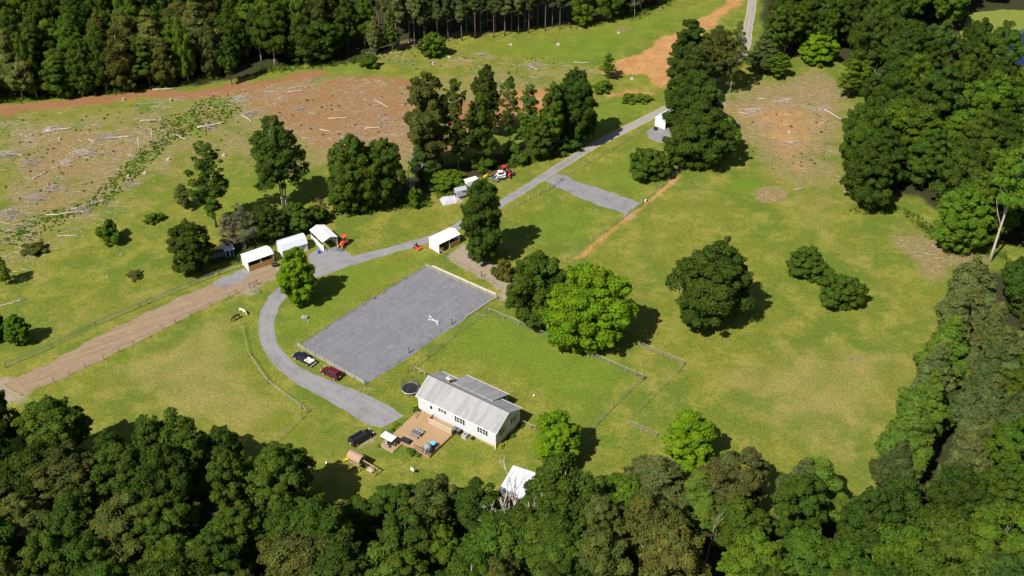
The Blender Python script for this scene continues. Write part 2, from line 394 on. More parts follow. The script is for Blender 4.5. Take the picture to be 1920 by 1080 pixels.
# dry, thin turf
area('dry', [(300, 640), (430, 575), (470, 700), (565, 765), (500, 835), (330, 790), (220, 720), (180, 700)], 9, .8)
area('dry', [(430, 560), (455, 545), (455, 600), (430, 600)], 4, .8)
area('dry', [(200, 640), (280, 690), (260, 760), (160, 780), (100, 760)], 9, .5)
area('dry', [(1300, 700), (1500, 640), (1700, 640), (1700, 760), (1620, 880), (1500, 850), (1380, 760)], 14, .75)
area('dry', [(1420, 300), (1520, 330), (1560, 420), (1640, 480), (1700, 560), (1640, 560), (1520, 440), (1400, 340)], 8, .6)
area('dry', [(1160, 490), (1270, 330), (1400, 340), (1260, 440), (1250, 560), (1190, 520)], 8, .5)
area('dry', [(1560, 800), (1640, 860), (1620, 905), (1560, 860)], 8, .9)
area('dry', [(600, 790), (720, 800), (700, 850), (620, 830)], 5, .5)
area('dry', [(590, 755), (680, 795), (650, 810), (580, 770)], 3, .5)
area('dry', [(0, 640), (160, 560), (330, 500), (440, 480), (260, 580), (0, 700)], 7, .5)
area('dry', [(1130, 640), (1280, 680), (1180, 800), (1100, 840), (1200, 710)], 6, .55)
area('dry', [(1000, 330), (1060, 290), (1100, 280), (1000, 350)], 4, .3)
area('dry', [(620, 345), (760, 300), (640, 300)], 6, .3)
spot('dry', (670, 440), 20, 5, .7); spot('dry', (690, 455), 18, 5, .6); spot('dry', (660, 470), 14, 4, .6); spot('dry', (700, 838), 24, 20, .6)
spot('dry', (950, 345), 40, 7, .5); spot('dry', (1720, 600), 60, 50, .4)
streak('dry', [(1400, 480), (1440, 510), (1520, 560), (1700, 620)], .6, 2.5, .5)
# worn bare ground
area('worn', [(838, 482), (868, 458), (884, 458), (912, 490), (960, 512), (1000, 560), (985, 580), (952, 548), (905, 522), (858, 498)], 2.5, 1, True)
area('worn', [(455, 508), (520, 492), (545, 505), (530, 520), (470, 548), (440, 560)], 3, .7, True)
area('worn', [(-20, 715), (20, 700), (70, 735), (40, 760), (-20, 760)], 3, .7, True)
area('worn', [(655, 842), (705, 812), (712, 822), (668, 850)], 2.5, .7, True)
area('worn', [(1270, 250), (1300, 235), (1310, 330), (1290, 320)], 4, .6)
area('worn', [(1320, 190), (1395, 160), (1390, 180), (1350, 235)], 4, .6)
# leaf litter under the woods
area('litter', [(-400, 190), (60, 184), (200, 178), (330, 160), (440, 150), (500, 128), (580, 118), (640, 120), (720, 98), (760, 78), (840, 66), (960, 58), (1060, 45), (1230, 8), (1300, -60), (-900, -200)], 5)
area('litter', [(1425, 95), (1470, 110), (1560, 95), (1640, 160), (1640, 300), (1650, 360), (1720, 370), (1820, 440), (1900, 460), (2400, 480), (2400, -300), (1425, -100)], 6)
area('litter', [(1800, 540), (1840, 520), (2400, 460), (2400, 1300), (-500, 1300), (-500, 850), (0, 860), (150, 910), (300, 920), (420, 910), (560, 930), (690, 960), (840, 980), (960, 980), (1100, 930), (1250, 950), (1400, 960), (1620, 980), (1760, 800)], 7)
area('litter', [(380, 500), (470, 480), (500, 450), (600, 420), (580, 395), (480, 420), (380, 470)], 3, .7)
area('litter', [(640, 395), (780, 385), (860, 345), (990, 310), (1090, 285), (1080, 270), (980, 270), (800, 310), (650, 370)], 3, .7)
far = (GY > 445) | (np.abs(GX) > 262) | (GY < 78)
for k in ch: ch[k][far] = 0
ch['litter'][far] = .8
me = bpy.data.meshes.new('meadow_ground')
co = np.stack([GX, GY, np.zeros(GX.shape)], -1).reshape(-1, 3)
ii = np.arange(nx * ny).reshape(ny, nx)
qd = np.stack([ii[:-1, :-1], ii[:-1, 1:], ii[1:, 1:], ii[1:, :-1]], -1).reshape(-1, 4)
me.vertices.add(len(co)); me.vertices.foreach_set('co', co.ravel().astype(np.float32))
me.loops.add(qd.size); me.loops.foreach_set('vertex_index', qd.ravel().astype(np.int32))
me.polygons.add(len(qd)); me.polygons.foreach_set('loop_start', np.arange(0, qd.size, 4, dtype=np.int32))
me.update()
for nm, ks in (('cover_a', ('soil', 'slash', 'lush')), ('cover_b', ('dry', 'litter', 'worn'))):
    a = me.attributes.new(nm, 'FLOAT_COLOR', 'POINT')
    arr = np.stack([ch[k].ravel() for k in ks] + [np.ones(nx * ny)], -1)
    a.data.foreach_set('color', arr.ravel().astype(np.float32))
def ground_mat():
    m, t, b = newmat('mat_meadow')
    pos = N(t, 'ShaderNodeNewGeometry').outputs['Position']
    ca = N(t, 'ShaderNodeAttribute', attribute_name='cover_a'); cb = N(t, 'ShaderNodeAttribute', attribute_name='cover_b')
    sa = N(t, 'ShaderNodeSeparateColor'); sb = N(t, 'ShaderNodeSeparateColor')
    t.links.new(ca.outputs['Color'], sa.inputs[0]); t.links.new(cb.outputs['Color'], sb.inputs[0])
    n1 = noise(t, pos, .035, 4, .6); n2 = noise(t, pos, .16, 4, .6); n3 = noise(t, pos, .9, 4, .65); n4 = noise(t, pos, 4.5, 3, .7)
    mixed = math_(t, 'ADD', math_(t, 'MULTIPLY', n2, .55), math_(t, 'MULTIPLY', n3, .45))
    def mask(src, lo=.35, hi=.75, k=.9):
        v = math_(t, 'ADD', src, math_(t, 'MULTIPLY', math_(t, 'SUBTRACT', mixed, .5), k * 1.5))
        return ramp(t, v, lo, hi)
    c = mix(t, ramp(t, n1, .42, .58), (.176, .184, .025), (.118, .162, .020))
    c = mix(t, ramp(t, n2, .40, .70), c, (.27, .24, .045))
    c = mix(t, math_(t, 'MULTIPLY', ramp(t, n3, .50, .68), .65), c, (.105, .152, .017))
    n5 = noise(t, pos, .38, 4, .65)
    c = mix(t, math_(t, 'MULTIPLY', ramp(t, n5, .48, .66), .75), c, (.122, .165, .019))
    c = mix(t, math_(t, 'MULTIPLY', ramp(t, n3, .50, .30), .35), c, (.24, .215, .065))
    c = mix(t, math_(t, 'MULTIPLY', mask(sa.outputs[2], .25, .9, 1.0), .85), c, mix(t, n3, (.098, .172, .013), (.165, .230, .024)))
    c = mix(t, math_(t, 'MULTIPLY', mask(sb.outputs[0], .3, .95, 1.0), .8), c, mix(t, n3, (.30, .26, .075), (.275, .205, .078)))
    # chip and brush cover: stretched noise reads as strewn sticks
    mp = N(t, 'ShaderNodeMapping'); t.links.new(pos, mp.inputs[0]); mp.inputs['Scale'].default_value = (.45, 2.4, 1); mp.inputs['Rotation'].default_value = (0, 0, .3)
    st1 = noise(t, mp.outputs[0], 1.0, 3, .7)
    mp2 = N(t, 'ShaderNodeMapping'); t.links.new(pos, mp2.inputs[0]); mp2.inputs['Scale'].default_value = (.5, 2.6, 1); mp2.inputs['Rotation'].default_value = (0, 0, -.7)
    st2 = noise(t, mp2.outputs[0], 1.0, 3, .7)
    sl_ = mix(t, ramp(t, n2, .38, .62), (.305, .185, .100), (.220, .180, .066))
    sl_ = mix(t, ramp(t, st1, .52, .70), sl_, (.40, .30, .21))
    sl_ = mix(t, ramp(t, st2, .54, .72), sl_, (.42, .33, .25))
    sl_ = mix(t, ramp(t, st1, .45, .30), sl_, (.115, .085, .045))
    c = mix(t, math_(t, 'MULTIPLY', mask(sa.outputs[1], .34, .85, 1.4), .92), c, sl_)
    so_ = mix(t, ramp(t, n2, .35, .65), (.44, .205, .072), (.52, .285, .12))
    so_ = mix(t, ramp(t, n3, .45, .7), so_, (.33, .185, .085))
    px_ = N(t, 'ShaderNodeSeparateXYZ'); t.links.new(pos, px_.inputs[0])
    so_ = mix(t, ramp(t, px_.outputs[0], 25, -25), so_, mix(t, n2, (.235, .110, .048), (.33, .170, .080)))
    c = mix(t, mask(sa.outputs[0], .32, .72, .9), c, so_)
    wo = mix(t, n3, (.30, .225, .165), (.37, .29, .22))
    c = mix(t, mask(sb.outputs[2], .35, .65, .5), c, wo)
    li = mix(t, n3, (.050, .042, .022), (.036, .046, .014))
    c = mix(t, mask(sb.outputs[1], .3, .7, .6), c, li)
    n6 = noise(t, pos, 2.1, 2, .75)
    c = mix(t, math_(t, 'MULTIPLY', ramp(t, n6, .46, .62), .75), c, mix(t, 1.0, c, (.66, .72, .62), 'MULTIPLY'))
    c = mix(t, math_(t, 'MULTIPLY', ramp(t, n6, .44, .34), .7), c, mix(t, 1.0, c, (1.30, 1.22, 1.25), 'MULTIPLY'))
    c = mix(t, math_(t, 'MULTIPLY', ramp(t, n4, .38, .66), .5), c, mix(t, 1.0, c, (.60, .66, .56), 'MULTIPLY'))
    t.links.new(c, b.inputs['Base Color'])
    b.inputs['Roughness'].default_value = .95; b.inputs['Specular IOR Level'].default_value = .1
    bump(t, b, math_(t, 'ADD', n4, math_(t, 'MULTIPLY', n3, 1.6)), .55, .22)
    return m
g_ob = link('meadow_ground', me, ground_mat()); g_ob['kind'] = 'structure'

# ---------------------------------------------------------------- gravel, dirt and water sheets
def gravel(name, a, b2, grass=False, patch=None, streaks=None, sk=.6):
    m, t, b = newmat(name)
    pos = N(t, 'ShaderNodeNewGeometry').outputs['Position']
    f1 = noise(t, pos, 3.6, 4, .75); f2 = noise(t, pos, .25, 5, .6); f3 = noise(t, pos, 1.2, 4, .6)
    c = mix(t, ramp(t, f1, .35, .65), a, b2)
    c = mix(t, math_(t, 'MULTIPLY', ramp(t, f2, .40, .70), .45), c, tuple(x * .72 for x in a))
    if patch:
        c = mix(t, math_(t, 'MULTIPLY', ramp(t, f2, .56, .68), .6), c, patch)
        c = mix(t, math_(t, 'MULTIPLY', ramp(t, f3, .54, .70), .55), c, tuple(min(1, x * 1.32) for x in b2))
    if grass:
        at = N(t, 'ShaderNodeAttribute', attribute_name='verge'); sp = N(t, 'ShaderNodeSeparateColor'); t.links.new(at.outputs['Color'], sp.inputs[0])
        v = math_(t, 'ADD', sp.outputs[0], math_(t, 'MULTIPLY', math_(t, 'SUBTRACT', f3, .5), 1.5))
        c = mix(t, ramp(t, v, .4, .75), c, mix(t, f1, (.15, .16, .035), (.10, .125, .025)))
        e = math_(t, 'ADD', sp.outputs[1], math_(t, 'MULTIPLY', math_(t, 'SUBTRACT', f3, .5), .9))
        c = mix(t, ramp(t, e, .5, .95), c, mix(t, f1, (.32, .27, .19), (.42, .37, .29)))
        c = mix(t, math_(t, 'MULTIPLY', ramp(t, math_(t, 'ADD', sp.outputs[2], math_(t, 'MULTIPLY', math_(t, 'SUBTRACT', f3, .5), 1.4)), .3, 1.0), .32), c, b2)
    if streaks is not None:
        mp = N(t, 'ShaderNodeMapping'); mp.vector_type = 'TEXTURE'; t.links.new(pos, mp.inputs[0]); mp.inputs['Rotation'].default_value = (0, 0, streaks); mp.inputs['Scale'].default_value = (14, .9, 1)
        s1 = noise(t, mp.outputs[0], 1.0, 5, .65)
        c = mix(t, math_(t, 'MULTIPLY', ramp(t, s1, .42, .66), sk), c, tuple(x * .72 for x in a)); c = mix(t, math_(t, 'MULTIPLY', ramp(t, s1, .45, .30), sk * .8), c, tuple(min(1, x * 1.25) for x in b2))
    t.links.new(c, b.inputs['Base Color']); b.inputs['Roughness'].default_value = .95; b.inputs['Specular IOR Level'].default_value = .15
    bump(t, b, f1, .7, .06)
    return m
M['gravel'] = gravel('mat_gravel', (.165, .160, .166), (.305, .290, .288), True)
M['arena'] = gravel('mat_arena_footing', (.150, .146, .162), (.212, .204, .220), False, (.235, .225, .235), .87, .22)
M['pad'] = gravel('mat_gravel_pad', (.165, .160, .170), (.27, .258, .262), True, (.14, .14, .07))
M['dirt'] = gravel('mat_dirt_track', (.235, .165, .098), (.305, .222, .142), True, (.32, .24, .165), .62, .36)
def strip(name, pairs, z, mat, verge, wob=.35):
    """a path laid between surveyed left and right edges, with ragged sides"""
    L = [np.array(G(*a)) for a, b in pairs]; R = [np.array(G(*b)) for a, b in pairs]
    rows = []; tt = []
    for i in range(len(L) - 1):
        n = max(2, int(np.linalg.norm(L[i + 1] - L[i]) / .7))
        for k in range(n):
            u = k / n
            def cr(Pt):
                p0, p1, p2, p3 = Pt[max(i - 1, 0)], Pt[i], Pt[i + 1], Pt[min(i + 2, len(Pt) - 1)]
                return .5 * (2 * p1 + (p2 - p0) * u + (2 * p0 - 5 * p1 + 4 * p2 - p3) * u * u + (3 * p1 - p0 - 3 * p2 + p3) * u ** 3)
            rows.append((cr(L), cr(R))); tt.append((i + u) / (len(L) - 1))
    rows.append((L[-1], R[-1])); tt.append(1)
    K = 9; vs = []; col = []
    for (l, r), t in zip(rows, tt):
        d = (r - l) / np.linalg.norm(r - l)
        jl = float(fbm(l[0] / 1.6, l[1] / 1.6) - .5) * wob * 2; jr = float(fbm(r[0] / 1.6 + 9, r[1] / 1.6) - .5) * wob * 2
        a, b = l + d * jl, r + d * jr
        for k in range(K):
            u = k / (K - 1); p = a + (b - a) * u; vs.append((p[0], p[1], z))
            q = abs(u - .5) * 2; g, e = verge(t, q); col.append((g, e, max(0, 1 - abs(q - .45) / .3), 1))
    fs = [(i * K + k, i * K + k + 1, (i + 1) * K + k + 1, (i + 1) * K + k) for i in range(len(rows) - 1) for k in range(K - 1)]
    me = bpy.data.meshes.new(name); me.from_pydata(vs, [], fs)
    bm = bmesh.new(); bm.from_mesh(me); bmesh.ops.recalc_face_normals(bm, faces=bm.faces)
    if sum(f.normal.z for f in bm.faces) < 0: bmesh.ops.reverse_faces(bm, faces=bm.faces)
    bm.to_mesh(me); bm.free()
    at = me.attributes.new('verge', 'FLOAT_COLOR', 'POINT'); at.data.foreach_set('color', np.array(col, np.float32).ravel())
    o = link(name, me, mat); o['kind'] = 'structure'; return o
def sheet(name, px, z, mat, wob=.5, verge=None):
    from mathutils.geometry import tessellate_polygon
    g = [np.array(G(*p)) for p in px]; pts = []
    for a, b in zip(g, g[1:] + g[:1]):
        n = max(1, int(np.linalg.norm(b - a) / .8))
        for k in range(n):
            p = a + (b - a) * k / n
            p = p + wob * 2 * np.array((float(fbm(p[0] / 2, p[1] / 2)) - .5, float(fbm(p[0] / 2 + 40, p[1] / 2 + 3)) - .5)); pts.append((p[0], p[1], z))
    tris = tessellate_polygon([[Vector(p) for p in pts]])
    me = bpy.data.meshes.new(name); me.from_pydata(pts, [], [tuple(t) for t in tris])
    bm = bmesh.new(); bm.from_mesh(me); bmesh.ops.recalc_face_normals(bm, faces=bm.faces)
    if sum(f.normal.z * f.calc_area() for f in bm.faces) < 0: bmesh.ops.reverse_faces(bm, faces=bm.faces)
    bm.to_mesh(me); bm.free()
    at = me.attributes.new('verge', 'FLOAT_COLOR', 'POINT'); at.data.foreach_set('color', np.zeros(4 * len(pts), np.float32))
    o = link(name, me, mat); o['kind'] = 'structure'; return o
DRIVE = [((715, 803), (757, 780)), ((682, 792), (732, 762)), ((652, 773), (700, 746)), ((612, 750), (660, 729)), ((570, 727), (618, 713)), ((540, 707), (585, 700)),
         ((512, 682), (556, 684)), ((495, 657), (533, 662)), ((486, 630), (519, 640)), ((485, 605), (514, 612)), ((490, 583), (518, 590)), ((500, 562), (528, 568)),
         ((520, 540), (548, 547)), ((552, 518), (582, 526)), ((594, 498), (620, 511)), ((650, 484), (662, 497)), ((700, 471), (711, 482)), ((775, 451), (783, 461)),
         ((825, 434), (835, 444)), ((866, 412), (878, 421)), ((903, 394), (916, 402)), ((937, 376), (950, 383)), ((994, 341), (1008, 347)), ((1044, 308), (1059, 314)),
         ((1095, 276), (1109, 283)), ((1145, 249), (1158, 257)), ((1199, 222), (1212, 230)), ((1254, 193), (1266, 202)), ((1300, 165), (1314, 174)),
         ((1340, 135), (1357, 142)), ((1383, 95), (1402, 99)), ((1395, 45), (1412, 48)), ((1403, 0), (1420, 0)), ((1412, -60), (1430, -60))]
def dv(t, a):
    two = min(1, max(0, (t - .62) / .12)); mid = max(0, 1 - a / .42)
    return (two * (mid * .95) * .9 + max(0, a - .9) * 4, max(0, a - .72) * 2.2 + two * mid * .2 + two * .62)
strip('gravel_drive', DRIVE, .008, M['gravel'], dv)
sheet('gravel_apron', [(548, 520), (580, 494), (577, 476), (600, 464), (640, 461), (650, 470), (664, 486), (650, 496), (618, 512), (598, 519)], .004, M['gravel'], .6)
strip('dirt_track', [((8, 722), (42, 744)), ((22, 712), (66, 732)), ((100, 676), (126, 707)), ((180, 632), (205, 668)), ((262, 592), (282, 630)), ((358, 548), (374, 583)),
                     ((410, 528), (430, 556)), ((455, 512), (480, 533)), ((505, 497), (525, 514))], .006, M['dirt'],
      lambda t, a: (max(0, a - .90) * 5 + max(0, .05 - t) * 16, 0), .8)
sheet('shed_gravel', [(398, 530), (430, 515), (456, 503), (470, 512), (460, 524), (420, 540)], .010, M['pad'], .6)
sheet('riding_arena', [(799, 498), (929, 560), (878, 594), (850, 614), (806, 640), (765, 671), (728, 694), (686, 720), (566, 645), (600, 622), (660, 583), (725, 543)], .012, M['arena'], .35)
sheet('crossing_pad', [(1021, 339), (1041, 327), (1062, 330), (1078, 339), (1130, 355), (1202, 381), (1174, 400), (1120, 385), (1074, 364), (1040, 350)], .009, M['pad'], .5)
sheet('shelter_pad', [(1211, 247), (1226, 238), (1248, 241), (1280, 232), (1290, 246), (1262, 262), (1240, 268), (1216, 259)], .005, M['pad'], .5)
def pond():
    m, t, b = newmat('mat_pond')
    pos = N(t, 'ShaderNodeNewGeometry').outputs['Position']
    sp = N(t, 'ShaderNodeSeparateXYZ'); t.links.new(pos, sp.inputs[0])
    n = noise(t, pos, .08, 5, .6)
    k = math_(t, 'ADD', n, math_(t, 'ADD', math_(t, 'MULTIPLY', math_(t, 'SUBTRACT', sp.outputs[0], 167.0), .02), math_(t, 'MULTIPLY', math_(t, 'SUBTRACT', 346.0, sp.outputs[1]), .03)))
    alg = ramp(t, k, .62, .56)
    f = noise(t, pos, .7, 3)
    c = mix(t, alg, (.008, .022, .070), mix(t, f, (.13, .16, .022), (.19, .21, .035)))
    t.links.new(c, b.inputs['Base Color'])
    b.inputs['Specular IOR Level'].default_value = .3
    t.links.new(mix(t, alg, (.10, .10, .10), (.9, .9, .9)), b.inputs['Roughness'])
    return m
M['pond'] = pond()
sheet('pond_water', [(1815, 120), (1800, 60), (1820, 24), (1880, 18), (1960, 20), (2020, 60), (2000, 130), (1900, 120)], .03, M['pond'], .8)
# ---------------------------------------------------------------- trees: a library of crowns and trunks, then one object per tree
def leaf_mesh(name, clumps, per, size, aspect, rs, flat=.75, tone=.22, droop=.0):
    """clumps: (x, y, z, radius) leaf clumps; every leaf or needle spray is one small face"""
    r = np.random.default_rng(rs)
    C = np.array(clumps, float); n = len(C)
    cnt = np.maximum(20, (per * (C[:, 3] / C[:, 3].mean()) ** 2)).astype(int)
    idx = np.repeat(np.arange(n), cnt); k = len(idx)
    axis = C[:, :2].mean(0)
    out = np.concatenate([C[:, :2] - axis, np.zeros((n, 1))], 1); out /= np.linalg.norm(out, axis=1, keepdims=True) + 1e-6
    d = r.normal(size=(k, 3)) + out[idx] * .55 + np.array((0, 0, .45)); d /= np.linalg.norm(d, axis=1, keepdims=True)
    rad = C[idx, 3] * (.55 + .5 * r.random(k) ** .6)
    # lumpy sub-clumps
    lump = np.sin(d @ np.array((5.1, 2.3, 1.7)) + idx * 1.7) * np.sin(d @ np.array((-1.9, 4.7, 3.1)) + idx * 2.9)
    rad *= 1 + .16 * lump
    p = C[idx, :3] + d * rad[:, None] * np.array((1, 1, flat))
    p[:, 2] -= droop * np.linalg.norm((p - C[idx, :3])[:, :2], axis=1)
    nm = d * 1.0 + r.normal(size=(k, 3)) * .45 + np.array((0, 0, .35)); nm /= np.linalg.norm(nm, axis=1, keepdims=True)
    t1 = np.cross(nm, r.normal(size=(k, 3))); t1 /= np.linalg.norm(t1, axis=1, keepdims=True) + 1e-6; t2 = np.cross(nm, t1)
    s = size * (.5 + .9 * r.random(k))
    a = t1 * (s * aspect)[:, None] * .5; b = t2 * (s / aspect)[:, None] * .5
    v = np.stack([p - a, p + b * .9 + a * .1, p + a, p - b * .9 + a * .1], 1).reshape(-1, 3)
    tn = (1 + tone * (r.random(n)[idx] - .5) * 2) * (1 + .25 * (r.random(k) - .5) * 2)
    warm = 1 + .12 * (r.random(n)[idx] - .5) * 2
    col = np.stack([tn * warm, tn, tn * (2 - warm), np.ones(k)], -1); col = np.repeat(col, 4, 0)
    me = bpy.data.meshes.new(name)
    me.vertices.add(4 * k); me.vertices.foreach_set('co', v.ravel().astype(np.float32))
    me.loops.add(4 * k); me.loops.foreach_set('vertex_index', np.arange(4 * k, dtype=np.int32))
    me.polygons.add(k); me.polygons.foreach_set('loop_start', np.arange(0, 4 * k, 4, dtype=np.int32))
    me.update()
    at = me.attributes.new('tone', 'FLOAT_COLOR', 'POINT'); at.data.foreach_set('color', col.ravel().astype(np.float32))
    return me
def trunk_mesh(name, H, r0, targets, rs, bend=.3, top=.9, stems=1):
    r = random.Random(rs); b = MB()
    for s in range(stems):
        ang = 6.28 * s / max(1, stems) + r.random(); off = 0 if stems == 1 else r0 * 1.6
        sp = 0 if stems == 1 else H * .05
        pts = []; rad = []; ph = r.random() * 6
        for i in range(8):
            u = i / 7
            pts.append((off * math.cos(ang) + sp * u * math.cos(ang) + bend * math.sin(ph + u * 3) * u, off * math.sin(ang) + sp * u * math.sin(ang) + bend * math.cos(ph + u * 2.3) * u, H * top * u - .15))
            rad.append(r0 * (1.25 if i == 0 else 1) * (1 - .85 * u) / (1 if stems == 1 else 1.3))
        b.tube(pts, rad, 7)
    for c in targets:
        z0 = max(H * .12, c[2] * (.55 + .2 * r.random())); u = z0 / (H * top); rr = r0 * (1 - .85 * min(1, u)) * .5
        p0 = Vector((0, 0, z0)); p2 = Vector(c[:3]); p1 = p0.lerp(p2, .5) + Vector((0, 0, -.08 * (p2 - p0).length))
        b.tube([p0, p1, p2], [rr, rr * .6, rr * .2], 5)
    return b.mesh(name, smooth=True, fix=False)
def prof_round(t): return max(.0, math.sin(math.pi * min(1, (.10 + .90 * t)) ** .85)) ** .62
def prof_egg(t): return max(0, (1 - t ** 3.4)) ** .5 * min(1, .60 + t * 1.5)
def prof_col(t): return max(0, (1 - t ** 4)) ** .5 * min(1, .72 + t * .9)
def prof_cone(t): return max(.04, (1 - t) ** .75) * min(1, .55 + t * 4)
def prof_top(t): return max(0, math.sin(math.pi * (.12 + .88 * t) ** .75)) ** .55
def prof_pine(t): return max(.06, (1 - t ** 1.5)) * min(1, .5 + 2.2 * t)
def crown_clumps(H, R, cb, prof, n, rc, rs, lobe=.2, gap=.0, outer=.5):
    r = random.Random(rs); out = []; z0 = H * cb; ph = [r.random() * 6 for _ in range(4)]
    tries = 0
    while len(out) < n and tries < n * 60:
        tries += 1
        t = r.random()
        pr = prof(t)
        if r.random() > pr * 1.05 + .05: continue
        a = r.random() * 2 * math.pi
        lob = 1 + lobe * math.sin(2 * a + ph[0] + 3 * t) + lobe * .7 * math.sin(3 * a + ph[1] - 5 * t)
        if math.sin(3 * a + ph[2] + 9 * t) * math.sin(2 * a + 7 * t + ph[3]) > 1 - gap: continue
        rcc = rc * (.55 + .85 * r.random() ** 1.3) * (.75 + .35 * pr)
        rad = max(0, R * pr * lob - rcc * .8) * (r.random() ** outer)
        z = z0 + (H - z0 - rcc * .5) * t + rcc * .3
        p = (rad * math.cos(a), rad * math.sin(a), z, rcc)
        if any((p[0] - q[0]) ** 2 + (p[1] - q[1]) ** 2 + (p[2] - q[2]) ** 2 < (.56 * (rcc + q[3])) ** 2 for q in out): continue
        out.append(p)
    for p in list(out):
        if r.random() < .45:                          # small sprays that break the outline
            a = math.atan2(p[1], p[0]) + r.uniform(-.5, .5); q = p[3] * r.uniform(.28, .5); e = p[3] * r.uniform(.75, 1.15)
            out.append((p[0] + math.cos(a) * e, p[1] + math.sin(a) * e, p[2] + p[3] * r.uniform(-.3, .7), q))
    return out
LIB = {}
def lib(key, H, R, cb, prof, n, rc, per, size, rs, aspect=1.3, bark='bark', leafm='leaf', flat=.78, lobe=.2, gap=.0, outer=.45, r0=.3, tone=.2, stems=1, bend=.3, top=.88, limbs=14, droop=0):
    cl = crown_clumps(H, R, cb, prof, n, rc, rs, lobe, gap, outer)
    crown = leaf_mesh('crown_' + key, cl, per, size, aspect, rs, flat, tone, droop); crown.materials.append(M[leafm])
    rr = random.Random(rs + 5)
    tr = trunk_mesh('trunk_' + key, H, r0, rr.sample(cl, min(limbs, len(cl))), rs, bend, top, stems); tr.materials.append(M[bark])
    co = np.zeros(len(crown.vertices) * 3, np.float32); crown.vertices.foreach_get('co', co); co = co.reshape(-1, 3)
    LIB[key] = (crown, tr, float(np.percentile(co[:, 2], 99.8)), float(np.percentile(np.hypot(co[:, 0], co[:, 1]), 97)))
for i in range(3): lib('oak%d' % i, 20, 8, .06, prof_round, 115, 1.75, 230, .44, 100 + i, lobe=.17, gap=.12, r0=.42)
for i in range(2): lib('egg%d' % i, 21, 6.2, .05, prof_egg, 135, 1.3, 170, .40, 120 + i, lobe=.14, r0=.36, flat=.92)
for i in range(2): lib('col%d' % i, 22, 5, .06, prof_col, 150, 1.1, 160, .36, 130 + i, lobe=.10, r0=.34, flat=.95)
for i in range(2): lib('tall%d' % i, 25, 5.4, .25, prof_top, 125, 1.15, 150, .36, 140 + i, lobe=.22, gap=.15, flat=.9, r0=.28, stems=1 + 2 * i, bark='bark_pale')
for i in range(2): lib('slim%d' % i, 25, 3.6, .16, prof_egg, 95, .85, 95, .33, 150 + i, lobe=.3, gap=.12, r0=.22, tone=.25, limbs=22)
for i in range(8): lib('wood%d' % i, 20, 6 + .5 * (i % 3), (.10, .22, .3, .16)[i % 4], (prof_top, prof_egg, prof_round, prof_top)[i % 4], 66 + 6 * (i % 4), (1.7, 1.45, 1.9, 1.3)[(i * 3) % 4], 230, (.40, .36, .44, .34)[i % 4], 160 + i, lobe=.14 + .04 * (i % 3), gap=.1 * (i % 3), r0=.30, outer=.4, limbs=8, bark='bark' if i % 2 else 'bark_pale')
for i in range(3): lib('pine%d' % i, 20, 5.0, .18, prof_pine, 100, 1.15, 210, .62, 170 + i, aspect=2.1, leafm='needle', bark='bark_pine', flat=.62, lobe=.25, gap=.2, outer=.5, r0=.26)
for i in range(2): lib('stand%d' % i, 22, 2.6, .42, prof_pine, 42, .95, 150, .55, 180 + i, aspect=2.1, leafm='needle', bark='bark_pine', flat=.65, lobe=.3, outer=.6, r0=.17, limbs=5, bend=.12)
for i in range(2): lib('spread%d' % i, 8, 5.2, .04, prof_cone if i > 5 else prof_round, 75, 1.05, 150, .42, 190 + i, aspect=1.6, flat=.5, lobe=.22, gap=.2, outer=.35, r0=.22)
for i in range(3): lib('bush%d' % i, 3.2, 2.1, .0, prof_round, 24, .62, 130, .28, 200 + i, lobe=.25, outer=.5, r0=.07, limbs=5)
for i in range(2): lib('thin%d' % i, 14, 3.6, .12, prof_egg, 60, .8, 60, .28, 210 + i, lobe=.35, gap=.45, r0=.2, tone=.3, limbs=22, bark='deadwood')
lib('snag', 26, 5.2, .48, prof_top, 62, 1.1, 130, .40, 230, lobe=.3, gap=.1, r0=.36, bark='bark_pale', limbs=18)
def dead_mesh(name, H, spread, rs, n=26, r0=.2, multi=1):
    r = random.Random(rs); b = MB()
    def branch(p, d, L, rad, lev):
        q = [Vector(p)]; dd = Vector(d)
        for i in range(4):
            dd = (dd + Vector((r.uniform(-.16, .16), r.uniform(-.16, .16), r.uniform(-.02, .14)))).normalized(); q.append(q[-1] + dd * L / 4)
        b.tube(q, [rad * (1 - .2 * i) for i in range(5)], 5 if lev else 7)
        if lev < 3:
            for k in range(5 if lev == 0 else 3):
                t = r.uniform(.25, .95); i = min(3, int(t * 4)); s = q[i].lerp(q[i + 1], t * 4 - i)
                a = r.random() * 6.28; tilt = r.uniform(.5, 1.0)
                nd = (dd * (1 - tilt * .5) + Vector((math.cos(a), math.sin(a), .25)) * tilt * spread).normalized()
                branch(s, nd, L * r.uniform(.32, .5), rad * (.62 if multi > 1 else .5), lev + 1)
    for m in range(multi):
        a = r.random() * 6.28
        branch((.3 * m * math.cos(a), .3 * m * math.sin(a), -.1), (.12 * (m > 0) * math.cos(a), .12 * (m > 0) * math.sin(a), 1), H, r0, 0)
    me = b.mesh(name, smooth=True, fix=False); return me
for i, (H, spr, mul) in enumerate(((12, 1.1, 1), (10, 1.3, 3), (17, .7, 3), (21, .5, 1))):
    d = dead_mesh('dead_%d' % i, H, spr, 300 + i, multi=mul, r0=(.16, .16, .24, .3)[i]); d.materials.append((M['deadwood'], M['deadwood'], M['bark_bleached'], M['bark_bleached'])[i])
    dz = [v.co for v in d.vertices]; LIB['dead%d' % i] = (None, d, max(v.z for v in dz), float(np.percentile([math.hypot(v.x, v.y) for v in dz], 90)))

